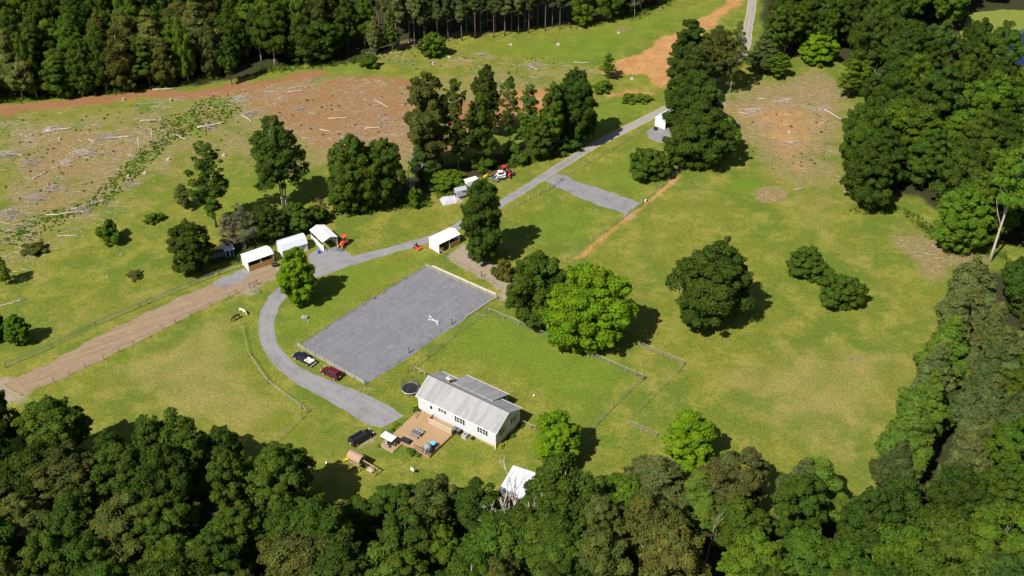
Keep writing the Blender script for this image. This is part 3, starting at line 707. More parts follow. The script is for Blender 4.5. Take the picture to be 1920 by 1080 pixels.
TINT = dict(bright=(.150, .255, .010), fresh=(.102, .170, .014), mid=(.078, .130, .014), dark=(.058, .097, .012), deep=(.048, .080, .012), olive=(.104, .120, .024), pine=(.098, .116, .030), pinedk=(.064, .088, .021), yellowish=(.13, .16, .018), blue=(.068, .120, .019), grey=(.17, .16, .09), brown=(.17, .105, .05))
trng = random.Random(11)
def plant(key, X, Y, H, R, tint, label, group=None, name='broadleaf_tree', cat='tree', lean=0, vary=.17):
    crown, tr, h0, r0 = LIB[key]
    o = thing(name, label, cat, (X, Y, 0), trng.random() * 6.28, group)
    o.scale = (R / r0, R / r0, H / h0)
    if lean: o.rotation_euler = (trng.uniform(-lean, lean), trng.uniform(-lean, lean), o.rotation_euler[2])
    if crown:
        c = bpy.data.objects.new('crown', crown); COL.objects.link(c); c.parent = o
        t = TINT[tint] if isinstance(tint, str) else tint
        k = 1 + trng.uniform(-vary, vary); hs = 1 + trng.uniform(-vary, vary) * .6
        c.color = (t[0] * k * hs, t[1] * k, t[2] * k, 1)
    b = bpy.data.objects.new('trunk', tr); COL.objects.link(b); b.parent = o
    return o
def tree(key, bx, by, ty, wpx, tint, label, skirt=.45, group=None, name='broadleaf_tree', cat='tree', **kw):
    """a tree surveyed by the lower edge of its crown (bx, by), its top row ty and its crown width wpx"""
    X, Y = G(bx, by); R = wpx / 2 * depth(X, Y) / F
    Y += skirt * R
    return plant(key, X, Y, height_at(X, Y + .25 * R, ty), R, tint, label, group, name, cat, **kw)

# trees standing alone or in small clumps, each with its own look
tree('egg0', 561, 577, 462, 74, 'bright', 'bright green full maple at the inner bend of the gravel drive', vary=.02)
tree('col0', 905, 496, 332, 82, 'dark', 'tall dense dark oval tree beside the white shelter with the wooden gates', skirt=.3, vary=.02)
tree('oak0', 1008, 622, 465, 118, 'mid', 'dark green broad tree touching the bright one by the house paddock', vary=.02)
tree('oak1', 1102, 668, 493, 158, 'bright', 'largest bright green tree on the house paddock fence', vary=.02)
tree('oak2', 1334, 628, 447, 148, 'dark', 'big round dark oak alone in the middle of the meadow', vary=.02)
tree('spread0', 1217, 342, 275, 80, 'mid', 'low spreading dark tree inside the small fenced lot', vary=.02)
tree('spread1', 1515, 527, 463, 84, 'mid', 'low wide tree in the open meadow, the farther of two', vary=.02)
tree('spread0', 1576, 583, 511, 84, 'mid', 'low wide tree in the open meadow, the nearer of two', vary=.02)
tree('egg1', 1290, 880, 772, 102, 'bright', 'bright green tree at the end of the board rail in the meadow', vary=.02)
tree('egg0', 1042, 880, 770, 98, 'bright', 'bright green tree between the house gable and the near wood', vary=.02)
g = 'tall dark trees in a line by the far shelter'
tree('oak0', 1310, 322, 190, 118, 'dark', 'nearest dark tree of the line by the far shelter, over the lot corner', skirt=.4)
tree('oak1', 1300, 265, 130, 106, 'dark', 'second dark tree of the line, overhanging the far shelter roof', skirt=.4)
tree('egg1', 1288, 205, 80, 84, 'deep', 'tall dark tree behind the far white shelter where the two tracks meet', skirt=.4)
tree('tall0', 1292, 160, 34, 80, 'dark', 'tallest open-crowned tree at the far end of the line by the drive', skirt=.4)
tree('tall0', 1340, 175, 48, 70, 'olive', 'brownish open tree on the far side of the line by the drive', skirt=.3)
tree('thin0', 1370, 178, 40, 60, 'olive', 'thin half-bare tree leaning over the drive behind the line', skirt=.3)
tree('bush1', 1362, 290, 215, 44, 'fresh', 'small round tree at the sunny side of the line by the lot', skirt=.4)
tree('tall1', 533, 392, 212, 96, 'dark', 'tall dark tree on three pale stems at the clearing edge', skirt=.1)
tree('slim0', 405, 428, 262, 74, 'mid', 'slender loose-crowned tree on one thin stem in the left pasture', skirt=.1)
tree('slim1', 346, 392, 344, 40, 'olive', 'small leaning tree in the pasture left of the slender one', skirt=.1)
tree('egg1', 362, 516, 412, 78, 'dark', 'bushy dark tree beside the grey shed and black trailer', skirt=.3)
tree('bush0', 206, 458, 411, 54, 'fresh', 'single round bush in the open left pasture', skirt=.4, name='bush', cat='bush')
tree('bush1', 287, 420, 398, 38, 'fresh', 'small low bush at the foot of the brown bank in the pasture', skirt=.4, name='bush', cat='bush')
tree('bush2', 252, 523, 507, 34, 'olive', 'flat weedy bush in the middle of the left pasture', skirt=.4, name='bush', cat='bush')
tree('egg0', 38, 646, 588, 46, 'fresh', 'small young tree above the wire fence near the dirt track end', skirt=.1)
tree('egg1', -8, 640, 582, 50, 'mid', 'small tree beyond the young one by the dirt track end', skirt=.1)
tree('slim1', 12, 535, 480, 34, 'fresh', 'straggly sapling at the lower edge of the brush ground', skirt=.1)
tree('bush2', 60, 478, 455, 50, 'olive', 'low brushy shrub among the cut branches', skirt=.3, name='bush', cat='bush')
# the screen of trees between the clearing and the drive
tree('egg0', 665, 404, 248, 92, 'mid', 'leftmost full tree of the screen above the drive', skirt=.3)
tree('egg1', 724, 394, 256, 74, 'mid', 'narrower tree just right of the leftmost one in the screen', skirt=.3)
tree('oak0', 640, 398, 345, 46, 'fresh', 'short leafy tree at the left foot of the screen', skirt=.3)
tree('dead1', 770, 366, 296, 50, 'grey', 'bare grey dead tree in the screen above the drive', name='dead_tree', cat='dead tree', skirt=.2)
tree('bush0', 777, 391, 350, 40, 'fresh', 'bright green shrub in front of the bare grey tree', name='bush', cat='bush')
tree('tall0', 806, 335, 133, 100, 'olive', 'tallest wide tree of the screen above the drive', skirt=.2)
tree('slim0', 860, 330, 146, 58, 'dark', 'thin dark tree right of the tallest one in the screen', skirt=.2)
tree('tall1', 902, 318, 172, 62, 'mid', 'narrow leafy tree in the middle of the screen', skirt=.2)
tree('tall0', 912, 262, 120, 60, 'dark', 'round-topped tree farther back in the middle of the screen', skirt=.2)
tree('slim1', 956, 268, 134, 34, 'mid', 'very slender single-stemmed tree standing in the gap of the screen', skirt=.1)
tree('slim0', 992, 285, 156, 52, 'mid', 'sparse pale-stemmed tree right of the gap in the screen', skirt=.2)
tree('tall1', 1035, 288, 152, 60, 'mid', 'leafy tree second from the right end of the screen', skirt=.2)
tree('egg1', 1078, 278, 125, 78, 'dark', 'big dark tree at the right end of the screen', skirt=.3)
tree('egg0', 1010, 300, 215, 60, 'mid', 'low tree filling the foot of the screen near its right end', skirt=.3)
tree('oak1', 835, 355, 318, 76, 'fresh', 'wide light green bush tree above the grey tarp pile', skirt=.3)
tree('oak2', 800, 340, 262, 74, 'blue', 'bluish green low tree under the tallest one', skirt=.3)
tree('bush0', 905, 322, 285, 54, 'mid', 'leafy bush behind the parked machines', name='bush', cat='bush')
tree('bush1', 965, 308, 268, 56, 'mid', 'leafy bush between the machines and the drive', name='bush', cat='bush')
tree('bush2', 1060, 290, 250, 60, 'mid', 'dark bush at the foot of the right end of the screen', name='bush', cat='bush')
tree('slim0', 1140, 150, 100, 30, 'fresh', 'small lone tree beside the orange dirt slope', skirt=.2)
tree('bush1', 1130, 175, 150, 46, 'fresh', 'small bush below the lone tree on the orange slope', name='bush', cat='bush')
tree('bush0', 1180, 194, 176, 40, 'fresh', 'left half of the low green shrub bed beside the drive', name='bush', cat='bush')
tree('bush2', 1208, 193, 176, 38, 'fresh', 'right half of the low green shrub bed beside the drive', name='bush', cat='bush')
# thicket behind the sheds
tree('thin0', 460, 470, 382, 66, 'grey', 'half-bare grey tree behind the run-in shed', skirt=.2)
tree('thin1', 432, 472, 398, 50, 'grey', 'smaller half-bare tree behind the grey shed', skirt=.2)
tree('egg1', 505, 455, 380, 66, 'dark', 'dark leafy tree behind the gap between the two white sheds', skirt=.3)
tree('oak2', 555, 440, 378, 66, 'mid', 'round bushy tree behind the barn-roofed shed', skirt=.3)
tree('bush0', 592, 424, 382, 46, 'mid', 'bush behind the open white carport', name='bush', cat='bush')
tree('thin1', 603, 412, 370, 30, 'brown', 'small tree with dead brown leaves near the carport', skirt=.2)
tree('bush1', 480, 425, 395, 50, 'olive', 'scrubby bush at the back of the shed thicket', name='bush', cat='bush')
tree('bush0', 945, 530, 485, 44, 'olive', 'sparse shrub on the bare lot by the tall dark oval tree', name='bush', cat='bush')
# young trees and stragglers round the upper meadow
tree('slim1', 1458, 148, 96, 46, 'fresh', 'thin young tree at the top edge of the brush clearing', skirt=.1)
tree('spread1', 1535, 122, 62, 76, 'bright', 'bright flat-layered tree against the dark wood top', skirt=.3)
tree('slim0', 1590, 185, 108, 50, 'fresh', 'pale-stemmed loose tree on the far corner of the brush clearing', skirt=.1)
tree('slim1', 1612, 178, 110, 46, 'fresh', 'second pale-stemmed loose tree on the far corner of the clearing', skirt=.1)
tree('pine1', 1425, 140, 62, 56, 'pinedk', 'dark pine beside the drive at the top of the clearing', skirt=.2, name='pine_tree', cat='pine tree')
tree('dead2', 950, 1036, 893, 110, 'grey', 'bare pale multi-stemmed dead tree in front of the tin roof', name='dead_tree', cat='dead tree', skirt=.1)
tree('dead2', 992, 1036, 912, 100, 'grey', 'second bare pale dead tree leaning right by the tin roof', name='dead_tree', cat='dead tree', skirt=.1)
tree('snag', 1856, 490, 248, 104, 'fresh', 'tall tree with a long bare pale trunk at the meadow corner of the right wood', skirt=0)
tree('dead3', 1190, 34, -30, 30, 'grey', 'bare pale tree in front of the pine stand at its right end', name='dead_tree', cat='dead tree', skirt=0)
tree('dead0', 800, 105, 70, 36, 'grey', 'bare twisted small tree in front of the dark pine stand', name='dead_tree', cat='dead tree', skirt=0)
tree('spread0', 812, 106, 58, 54, 'fresh', 'low crooked tree in front of the dark pine stand', skirt=.1)
tree('bush2', 690, 130, 100, 40, 'mid', 'low bush tree where the pine stand meets the broadleaf wood', name='bush', cat='bush')
tree('slim0', 435, 158, 66, 34, 'mid', 'lone thin tree standing just out of the back wood', skirt=0)

# woods: rows along the surveyed wood edges, every tree its own object
ORD = 'first second third fourth fifth sixth seventh eighth ninth tenth eleventh twelfth thirteenth fourteenth fifteenth sixteenth seventeenth eighteenth nineteenth twentieth'.split() + \
      ['twenty-' + x for x in 'first second third fourth fifth sixth seventh eighth ninth'.split()] + ['thirtieth'] + ['thirty-' + x for x in 'first second third fourth fifth'.split()]
def nice(key, tint):
    a = {'bright': 'bright green', 'fresh': 'fresh green', 'mid': 'green', 'dark': 'dark green', 'deep': 'deep green', 'olive': 'olive green', 'pine': 'olive', 'pinedk': 'dark olive', 'yellowish': 'yellow green', 'blue': 'bluish green'}[tint]
    return a + (' pine' if key[:4] in ('pine', 'stan') else ' leafy tree')
def wood_row(px_line, spacing, keys, tints, H, R, row, wood, group, jit=.25, side='left', hvar=.22, skip=None, lean=.04):
    pts = [np.array(G(*p)) for p in px_line]; seg = [np.linalg.norm(b - a) for a, b in zip(pts, pts[1:])]; tot = sum(seg)
    n = max(1, int(tot / spacing)); k = 0
    for i in range(n):
        s = (i + .5 + trng.uniform(-jit, jit)) * tot / n; j = 0
        while j < len(seg) - 1 and s > seg[j]: s -= seg[j]; j += 1
        p = pts[j] + (pts[j + 1] - pts[j]) * min(1, s / seg[j])
        p = p + np.array((trng.uniform(-1, 1), trng.uniform(-1, 1))) * spacing * jit * .6
        key = trng.choice(keys); tint = trng.choice(tints); h = H * (1 + trng.uniform(-hvar, hvar)); r = R * (1 + trng.uniform(-.25, .28))
        if skip and skip(p): continue
        pine = key[:4] in ('pine', 'stan')
        plant(key, p[0], p[1], h, r, tint, '%s, %s from %s, %s, %s' % (nice(key, tint), ORD[k], side, row, wood), group,
              'pine_tree' if pine else 'broadleaf_tree', 'pine tree' if pine else 'tree', lean=lean)
        k += 1
W = ['wood%d' % i for i in range(8)]
ROWS = ['front row', 'second row', 'third row', 'fourth row', 'fifth row', 'sixth row', 'seventh row', 'eighth row', 'ninth row', 'tenth row', 'eleventh row', 'twelfth row']
# near wood below the house
def row_y(line, dy): return [(x, y + dy) for x, y in line]
NB = [(-30, 858), (60, 862), (140, 905)]
wood_row([(-40, 850), (60, 862), (135, 900)], 8.0, W + ['oak0'], ['mid', 'dark'], 16, 6.2, 'front row', 'wood below the paddock', 'trees of the near wood')
wood_row([(180, 905), (250, 915), (330, 905), (420, 890), (480, 905)], 7.1, W, ['mid', 'dark', 'olive'], 15, 5.4, 'front row', 'middle of the near wood', 'trees of the near wood')
wood_row([(505, 935), (580, 962)], 6.3, W, ['dark', 'mid'], 11, 4.4, 'front row', 'stretch below the wooden playset', 'trees of the near wood')
wood_row([(712, 985), (800, 985), (862, 1008)], 6.7, W, ['mid', 'dark', 'olive'], 11, 4.4, 'front row', 'stretch below the deck', 'trees of the near wood')
tree('wood4', 895, 1010, 902, 128, 'dark', 'dark green tree just left of the tin roof at the wood edge', skirt=.1)
tree('wood2', 985, 1075, 948, 110, 'mid', 'green tree directly below the tin roof and the bare pale stems', skirt=.1)
tree('wood0', 1052, 1010, 848, 156, 'mid', 'big green tree just right of the tin roof at the wood edge', skirt=.1)
wood_row([(1130, 985), (1180, 990)], 6, ['wood1', 'wood2'], ['mid', 'fresh'], 11, 4.6, 'front row', 'stretch around the tin roof', 'trees of the near wood')
wood_row([(1200, 980), (1290, 960), (1400, 965), (1480, 960), (1590, 975)], 7.1, ['pine0', 'pine1', 'pine2', 'wood1'], ['pine', 'pine', 'mid'], 13, 5.4, 'front row', 'wood below the meadow', 'trees of the near wood')
wood_row([(-60, 950), (150, 975), (350, 970), (480, 980), (590, 1000)], 8.0, W, ['mid', 'dark', 'dark', 'olive'], 16, 6, 'second row', 'near wood left part', 'trees of the near wood')
wood_row([(690, 1075), (850, 1090), (1000, 1100), (1150, 1065), (1260, 1050)], 8.0, W, ['mid', 'dark', 'fresh', 'olive'], 14, 5.8, 'second row', 'near wood middle part', 'trees of the near wood')
wood_row([(1330, 1040), (1480, 1035), (1620, 1040), (1760, 1010), (1900, 980)], 8.0, W + ['oak2'], ['mid', 'mid', 'blue', 'fresh', 'dark'], 15, 6.4, 'second row', 'near wood right part', 'trees of the near wood')
wood_row([(-80, 1050), (150, 1070), (350, 1065), (680, 1090)], 8.0, W, ['mid', 'olive', 'dark'], 17, 6, 'third row', 'near wood left part', 'trees of the near wood')
wood_row([(620, 1150), (850, 1165), (1050, 1160), (1280, 1135)], 8.0, W, ['mid', 'dark', 'fresh', 'olive'], 16, 6, 'third row', 'near wood middle part', 'trees of the near wood')
wood_row([(1330, 1130), (1520, 1120), (1700, 1105), (1960, 1075)], 8.2, W + ['oak1'], ['mid', 'blue', 'mid', 'fresh'], 15, 6.4, 'third row', 'near wood right part', 'trees of the near wood')
wood_row([(-80, 1150), (200, 1180), (500, 1200)], 8.0, W, ['mid', 'olive', 'dark'], 15, 6, 'back row', 'near wood left part', 'trees of the near wood')
wood_row([(1350, 1230), (1600, 1210), (2000, 1170)], 8.4, W, ['fresh', 'blue', 'mid'], 15, 6, 'back row', 'near wood right part', 'trees of the near wood')
wood_row([(640, 1010), (692, 1020)], 5.5, W, ['dark', 'deep'], 10.5, 4.4, 'shady row', 'gap below the wooden playset', 'trees of the near wood')
wood_row([(-40, 1105), (250, 1125), (600, 1150)], 9, W, ['mid', 'olive', 'dark'], 15, 5.8, 'hindmost row', 'near wood left part', 'trees of the near wood')
for px_, py_, ty_, lb_ in ((122, 1010, 925, 'pale bare stem among the near trees at the far left'), (335, 1075, 985, 'pale bare stem among the near trees left of centre'), (1325, 1050, 955, 'pale bare stem in the near wood right of centre'), (1690, 1010, 915, 'pale bare stem at the foot of the right pines'), (1640, 215, 120, 'pale bare stem standing in the right wood')):
    tree('dead3', px_, py_, ty_, 40, 'grey', lb_, name='dead_tree', cat='dead tree', skirt=0)
# pines on the right of the meadow
P3 = ['pine0', 'pine1', 'pine2']
gp = 'pines right of the meadow'
for i, (ln, H) in enumerate(([[(1800, 615), (1775, 670), (1752, 740), (1735, 790), (1715, 850), (1680, 910), (1665, 960)], 16.5], [[(1832, 640), (1830, 690), (1840, 740), (1820, 830), (1790, 910), (1770, 990)], 18], [[(1915, 650), (1915, 700), (1910, 760), (1900, 850), (1870, 940)], 18], [[(1990, 640), (2000, 720), (1990, 800), (1970, 900)], 18])):
    wood_row(ln, 6.6, P3 + (['wood1'] if i > 1 else []), ['pine', 'pine', 'mid', 'pinedk'] + (['fresh'] if i > 1 else []), H, 4.8, ROWS[i], 'pines right of the meadow', gp, side='far end')
gr = 'trees of the right wood'
wood_row([(1868, 580), (1990, 568)], 6, ['wood1', 'wood5', 'wood6'], ['dark', 'mid'], 14, 4.8, 'hind row', 'between the pines and the pale trunk', gr)
wood_row([(1895, 615), (1990, 600)], 6.5, ['wood0', 'wood3', 'wood5'], ['dark', 'mid'], 17, 5.4, 'short row', 'between the pines and the pale trunk', gr)
# right wood, row by row from the meadow corner towards the pond
def pond_free(p):
    return line_d(np.array(p[0]), np.array(p[1]), [G(1850, 70), G(1900, 70), G(1990, 80)]) < 11.5 or (p[1] > 322 and 130 < p[0] < 158 and p[1] < 345)
wood_row([(1585, 388), (1650, 392)], 8, ['oak2'], ['dark'], 21, 7.5, 'row', 'front spur of the right wood', gr, lean=.02)
wood_row([(1735, 458), (1810, 474)], 7, ['wood1', 'wood3', 'egg0'], ['fresh', 'mid'], 17, 5.2, 'row', 'corner by the tall bare snag', gr)
wood_row([(1590, 300), (1630, 335), (1690, 350)], 7.5, ['oak0', 'oak1'], ['dark', 'mid'], 20, 7.4, 'second row', 'front spur of the right wood', gr)
for i, (y, x0, x1, H, R, sp) in enumerate(((455, 1790, 1980, 18, 6, 9.5), (405, 1740, 1980, 19, 6.4, 9.5), (352, 1715, 1980, 19, 6.6, 9.5), (305, 1660, 1980, 19, 6.8, 10), (260, 1615, 1980, 19, 6.8, 10), (218, 1620, 1960, 18, 6.8, 10),
                                          (182, 1620, 1900, 18, 6.6, 10), (148, 1600, 1850, 18, 6.4, 10), (118, 1570, 1815, 18, 6.2, 10), (90, 1470, 1800, 20, 6.0, 9.5), (62, 1455, 1805, 20, 5.8, 9.5), (36, 1445, 1820, 20, 5.8, 10), (8, 1440, 1900, 20, 5.8, 10.5), (-22, 1440, 1980, 20, 5.8, 12))):
    wood_row([(x0, y), (x1, y - 6)], sp, W + ['oak0', 'oak2'], ['dark', 'mid', 'mid', 'dark', 'blue', 'fresh'] if i > 3 else ['mid', 'dark', 'fresh'], H, R, ['row behind the snag'] [0] if i == 0 else ORD[i] + ' row', 'right wood counting away', gr, skip=pond_free)
wood_row([(1440, 118), (1500, 88), (1570, 100)], 7, ['tall0', 'tall1', 'wood0'], ['dark', 'mid'], 20, 4.6, 'front row', 'wood top beside the drive', gr)
# back wood behind the clearing
gb = 'trees of the back wood'
BK = [(-30, 196), (60, 184), (140, 176), (210, 172), (330, 158), (410, 146)]
wood_row(BK, 6.2, ['wood0', 'wood4', 'slim0', 'pine0', 'egg1', 'egg0', 'tall0'], ['mid', 'mid', 'olive', 'fresh', 'pine'], 18, 4.6, 'front row', 'back wood', gb)
wood_row([(470, 132), (510, 124), (580, 112), (640, 114)], 7.5, ['wood0', 'wood2', 'oak0'], ['dark', 'mid', 'fresh'], 17, 5.6, 'front row', 'back wood beside the pine stand', gb)
wood_row(row_y(BK, -22) + [(520, 108), (640, 96), (720, 84)], 7.6, W + ['pine1', 'egg0'], ['dark', 'mid', 'fresh', 'olive'], 21, 5.4, 'second row', 'back wood', gb)
wood_row(row_y(BK, -46) + [(520, 84), (640, 76)], 8, W + ['pine2'], ['mid', 'dark', 'olive', 'fresh'], 22, 5.9, 'third row', 'back wood', gb)
wood_row(row_y(BK, -72) + [(520, 58), (640, 50)], 8.6, W + ['pine2'], ['mid', 'dark', 'olive', 'mid'], 22, 6.2, 'fourth row', 'back wood', gb)
wood_row(row_y(BK, -98) + [(520, 32), (640, 26)], 9.4, W, ['mid', 'dark', 'olive', 'mid'], 20, 5.6, 'fifth row', 'back wood', gb)
wood_row([(-30, 70), (300, 45), (640, 2)], 10, W, ['mid', 'dark', 'olive', 'mid'], 20, 5.8, 'sixth row', 'back wood', gb)
# planted pine stand
gs = 'pines of the planted stand'
for i, (ya, yb) in enumerate(((84, 55), (76, 48), (67, 40), (57, 31), (46, 21), (34, 10))):
    wood_row([(735 - 10 * i, ya + 12), (840, ya - 6), (1055 - 6 * i, yb)], 4.4 + .5 * i, ['stand0', 'stand1'], ['pine', 'pinedk', 'pinedk'], 21, 2.9, ROWS[i], 'planted pine stand', gs, jit=.2, lean=.02)
wood_row([(1075, 48), (1130, 40), (1180, 24), (1240, 0)], 7, ['wood0', 'slim0', 'tall0'], ['mid', 'fresh', 'dark'], 16, 4.2, 'front row', 'wood right of the pine stand', gb)
wood_row([(1070, 26), (1150, 8), (1230, -22)], 7.5, W, ['mid', 'dark'], 19, 5, 'second row', 'wood right of the pine stand', gb)
wood_row([(690, 108), (720, 100), (745, 98)], 5, ['pine1', 'slim0'], ['olive', 'mid'], 14, 3, 'short row', 'corner left of the pine stand', gb)

# undergrowth along the wood edges and weeds on the cleared ground: uncountable cover
def cover(name, lines, per_m, rc, size, tint, rs, poly=None):
    r = random.Random(rs); cl = []
    for ln, half in lines:
        pts = [np.array(G(*p)) for p in ln]
        for a, b in zip(pts, pts[1:]):
            for _ in range(int(np.linalg.norm(b - a) * per_m)):
                p = a + (b - a) * r.random() + np.array((r.uniform(-half, half), r.uniform(-half, half)))
                q = rc * (.5 + r.random()); cl.append((p[0], p[1], q * .35, q))
    me = leaf_mesh(name, cl, 26, size, 1.4, rs, .7, .3); o = link(name, me, M['leaf']); o['kind'] = 'stuff'
    o['label'] = 'low green undergrowth along the wood edges and ditch'; o.color = (*tint, 1); return o
cover('undergrowth', [(BK, 2.5), ([(470, 136), (640, 120), (720, 104)], 2), ([(1062, 52), (1180, 32), (1250, 5)], 2.5), ([(1420, 125), (1470, 140)], 2), ([(1600, 395), (1690, 392), (1790, 470), (1880, 485)], 2),
                      ([(640, 404), (800, 380), (870, 345)], 1.5), ([(930, 318), (1000, 300), (1095, 275)], 1.5), ([(380, 505), (470, 470), (560, 440), (600, 410)], 3)], 2.2, .9, .34, TINT['mid'], 41)
cover('brush_weeds', [([(0, 240), (300, 222)], 7), ([(0, 285), (260, 285)], 7), ([(0, 330), (210, 335)], 7), ([(0, 380), (150, 385)], 7), ([(0, 430), (90, 425)], 6), ([(450, 200), (780, 190)], 12), ([(470, 250), (770, 270)], 10), ([(640, 110), (1100, 120)], 7), ([(1370, 215), (1580, 220)], 10), ([(1400, 290), (1540, 300)], 7)], .8, .30, .22, TINT['olive'], 43)
cover('ditch_weeds', [([(190, 372), (240, 325), (300, 270), (350, 235)], 3.2), ([(300, 240), (420, 190)], 4.5), ([(360, 250), (430, 205)], 4), ([(100, 410), (190, 375)], 3), ([(0, 455), (100, 410)], 4)], 12, .24, .22, TINT['fresh'], 42)

def far_wood():
    r = random.Random(77); cl = []
    for x0, x1, y0, y1, n in ((-270, -20, 392, 470, 620), (60, 300, 392, 470, 560), (208, 290, 160, 392, 640), (-150, 150, 40, 88, 420), (-300, -225, 300, 400, 160)):
        for _ in range(n): q = r.uniform(1.8, 3.6); cl.append((r.uniform(x0, x1), r.uniform(y0, y1), r.uniform(5, 16) - q * .3, q))
    o = link('distant_wood', leaf_mesh('distant_wood', cl, 90, .9, 1.3, 78, .8, .3), M['leaf']); o['kind'] = 'stuff'; o['label'] = 'unbroken woodland carrying on beyond the farm'; o.color = (*TINT['mid'], 1)
far_wood()
# ---------------------------------------------------------------- logging debris, logs, stumps
def in_poly(px):
    g = [G(*p) for p in px]; xs = [p[0] for p in g]; ys = [p[1] for p in g]; return g, min(xs), max(xs), min(ys), max(ys)
def sticks(name, areas, rs, label):
    r = random.Random(rs); V = []; Fc = []
    b = MB()
    for px, n, L, cl in areas:
        g, x0, x1, y0, y1 = in_poly(px)
        cand = np.array([(r.uniform(x0, x1), r.uniform(y0, y1)) for _ in range(n * 3)])
        ok = poly_sd(cand[:, 0], cand[:, 1], g) > 0
        dens = fbm(cand[:, 0] / 9 + 3, cand[:, 1] / 9)
        ok &= dens > np.array([r.uniform(.30, .62) for _ in cand])
        for x, y in cand[ok][:n]:
            l = L * (.25 + 1.2 * r.random() ** 3); a = r.gauss(.25, .75); z = .06 + .25 * r.random() ** 2; rad = .022 + .04 * r.random() ** 2 * (1 + l / 5)
            tilt = r.uniform(-.06, .12)
            p = [Vector((x, y, z)), Vector((x + math.cos(a) * l * .5 + r.gauss(0, .07) * l, y + math.sin(a) * l * .5 + r.gauss(0, .07) * l, z + tilt * l * .5)), Vector((x + math.cos(a) * l, y + math.sin(a) * l, max(.04, z + tilt * l)))]
            b.tube(p, [rad, rad * .8, rad * .4], 4)
    o = link(name, b.mesh(name, fix=False), M['log_pale']); o['kind'] = 'stuff'; o['label'] = label; return o
sticks('logging_debris', [
    ([(0, 228), (120, 232), (215, 228), (300, 212), (335, 248), (235, 305), (190, 372), (110, 400), (30, 440), (0, 470)], 2000, 2.0, 0),
    ([(430, 168), (540, 150), (640, 145), (765, 150), (800, 170), (790, 235), (770, 300), (680, 300), (596, 296), (560, 262), (480, 235), (445, 205)], 900, 2.6, 0),
    ([(640, 95), (720, 95), (960, 110), (1130, 125), (1150, 145), (1000, 145), (760, 130)], 200, 2.8, 0),
    ([(1345, 195), (1400, 168), (1480, 142), (1550, 130), (1600, 175), (1590, 240), (1545, 300), (1535, 335), (1480, 322), (1425, 285), (1372, 240)], 260, 2.0, 0),
    ([(0, 455), (110, 400), (190, 372), (270, 385), (170, 430), (60, 500), (0, 520)], 260, 2.6, 0),
    ([(1560, 290), (1640, 330), (1660, 390), (1600, 380), (1550, 340)], 50, 1.8, 0), ([(1655, 440), (1790, 458), (1875, 488), (1790, 505), (1700, 480)], 70, 1.6, 0),
    ([(-20, 210), (300, 190), (640, 145), (800, 140), (1060, 130), (1130, 160), (780, 330), (420, 320), (170, 440), (-20, 520)], 800, 1.8, 0), ([(1340, 190), (1520, 130), (1620, 200), (1600, 330), (1560, 400), (1400, 290)], 160, 1.6, 0),
    ([(180, 200), (300, 185), (440, 170), (430, 200), (300, 210)], 160, 2.4, 0), ([(580, 300), (780, 300), (640, 345), (500, 330)], 60, 2, 0)], 51, 'pale cut branches and sticks strewn over the cleared ground')
def fallen_log(px, L, rz, rad, label):
    r = random.Random(int(px[0] * 7 + px[1])); X, Y = G(*px)
    o = thing('fallen_log', label, 'log', (X, Y, 0), math.radians(rz), 'fallen logs on the cleared ground')
    b = MB(); pts = [(-L / 2 + L * i / 4, r.gauss(0, .04) * L * .5, rad * .9 + .05 * i * r.random()) for i in range(5)]
    b.tube(pts, [rad, rad * .92, rad * .85, rad * .72, rad * .55], 8); b.build('stem', M['log_pale'], o, smooth=True)
    for k in range(3):
        b = MB(); i = r.randint(1, 3); p = Vector(pts[i]); a = r.choice((-1, 1)) * r.uniform(.5, 1)
        b.tube([p, p + Vector((math.cos(a) * L * .16, math.sin(a) * L * .16, .15))], [rad * .5, rad * .2], 5)
        b.build('branch', M['log_pale'], o)
for px, L, rz, rad, lb in (
    ((110, 244), 7, 12, .22, 'pale log on the left brush ground, farthest left'), ((224, 258), 7, 5, .2, 'pale branchy log left of the ditch'), ((172, 265), 3.2, -40, .16, 'short thick log left of the ditch'),
    ((286, 226), 7, 4, .14, 'thin straight log above the ditch weeds'), ((340, 258), 5, -40, .2, 'log below the ditch weeds'), ((396, 236), 8, 22, .26, 'dark weathered log pile stem across the green weeds'), ((462, 222), 6, -50, .2, 'leaning log on the left rim of the brown clearing'),
    ((700, 240), 5, 6, .18, 'whitish log beside the tallest screen tree'), ((715, 195), 7, -48, .16, 'long pale log on the brown clearing, upper middle'), ((636, 222), 6, 3, .16, 'pale log on the brown clearing, centre'), ((610, 246), 4, -25, .18, 'short white log low on the brown clearing'),
    ((555, 172), 5, 4, .14, 'pale stick log at the top of the brown clearing'), ((308, 168), 7, 6, .2, 'grey log at the back wood edge'), ((1000, 128), 5, -45, .16, 'pale log in the far brush pile'), ((1090, 118), 5, -8, .14, 'pale log on the far green slope'),
    ((1560, 215), 8, -62, .2, 'long curved pale trunk by the right wood'), ((1395, 214), 3.5, -35, .16, 'short white log on the brush clearing'), ((1430, 186), 3, -8, .15, 'small pale log at the top of the brush clearing'), ((1545, 230), 4, 40, .12, 'thin dark pole beside the curved trunk'),
    ((130, 400), 11, 12, .16, 'long thin pale log at the lower left brush edge'), ((170, 383), 10, 30, .15, 'long branchy log leading down the brush edge'), ((18, 570), 7, 30, .14, 'pale pole lying at the left edge of the pasture'), ((130, 443), 5, 0, .12, 'small pale log in the upper left pasture'),
    ((25, 290), 7, -18, .2, 'grey log among the heaps at the left edge'), ((75, 330), 5, 60, .2, 'upright-lying snag among the left heaps'), ((1498, 355), 3, 10, .12, 'small pale branch on the meadow below the clearing')):
    fallen_log(px, L, rz, rad, lb)
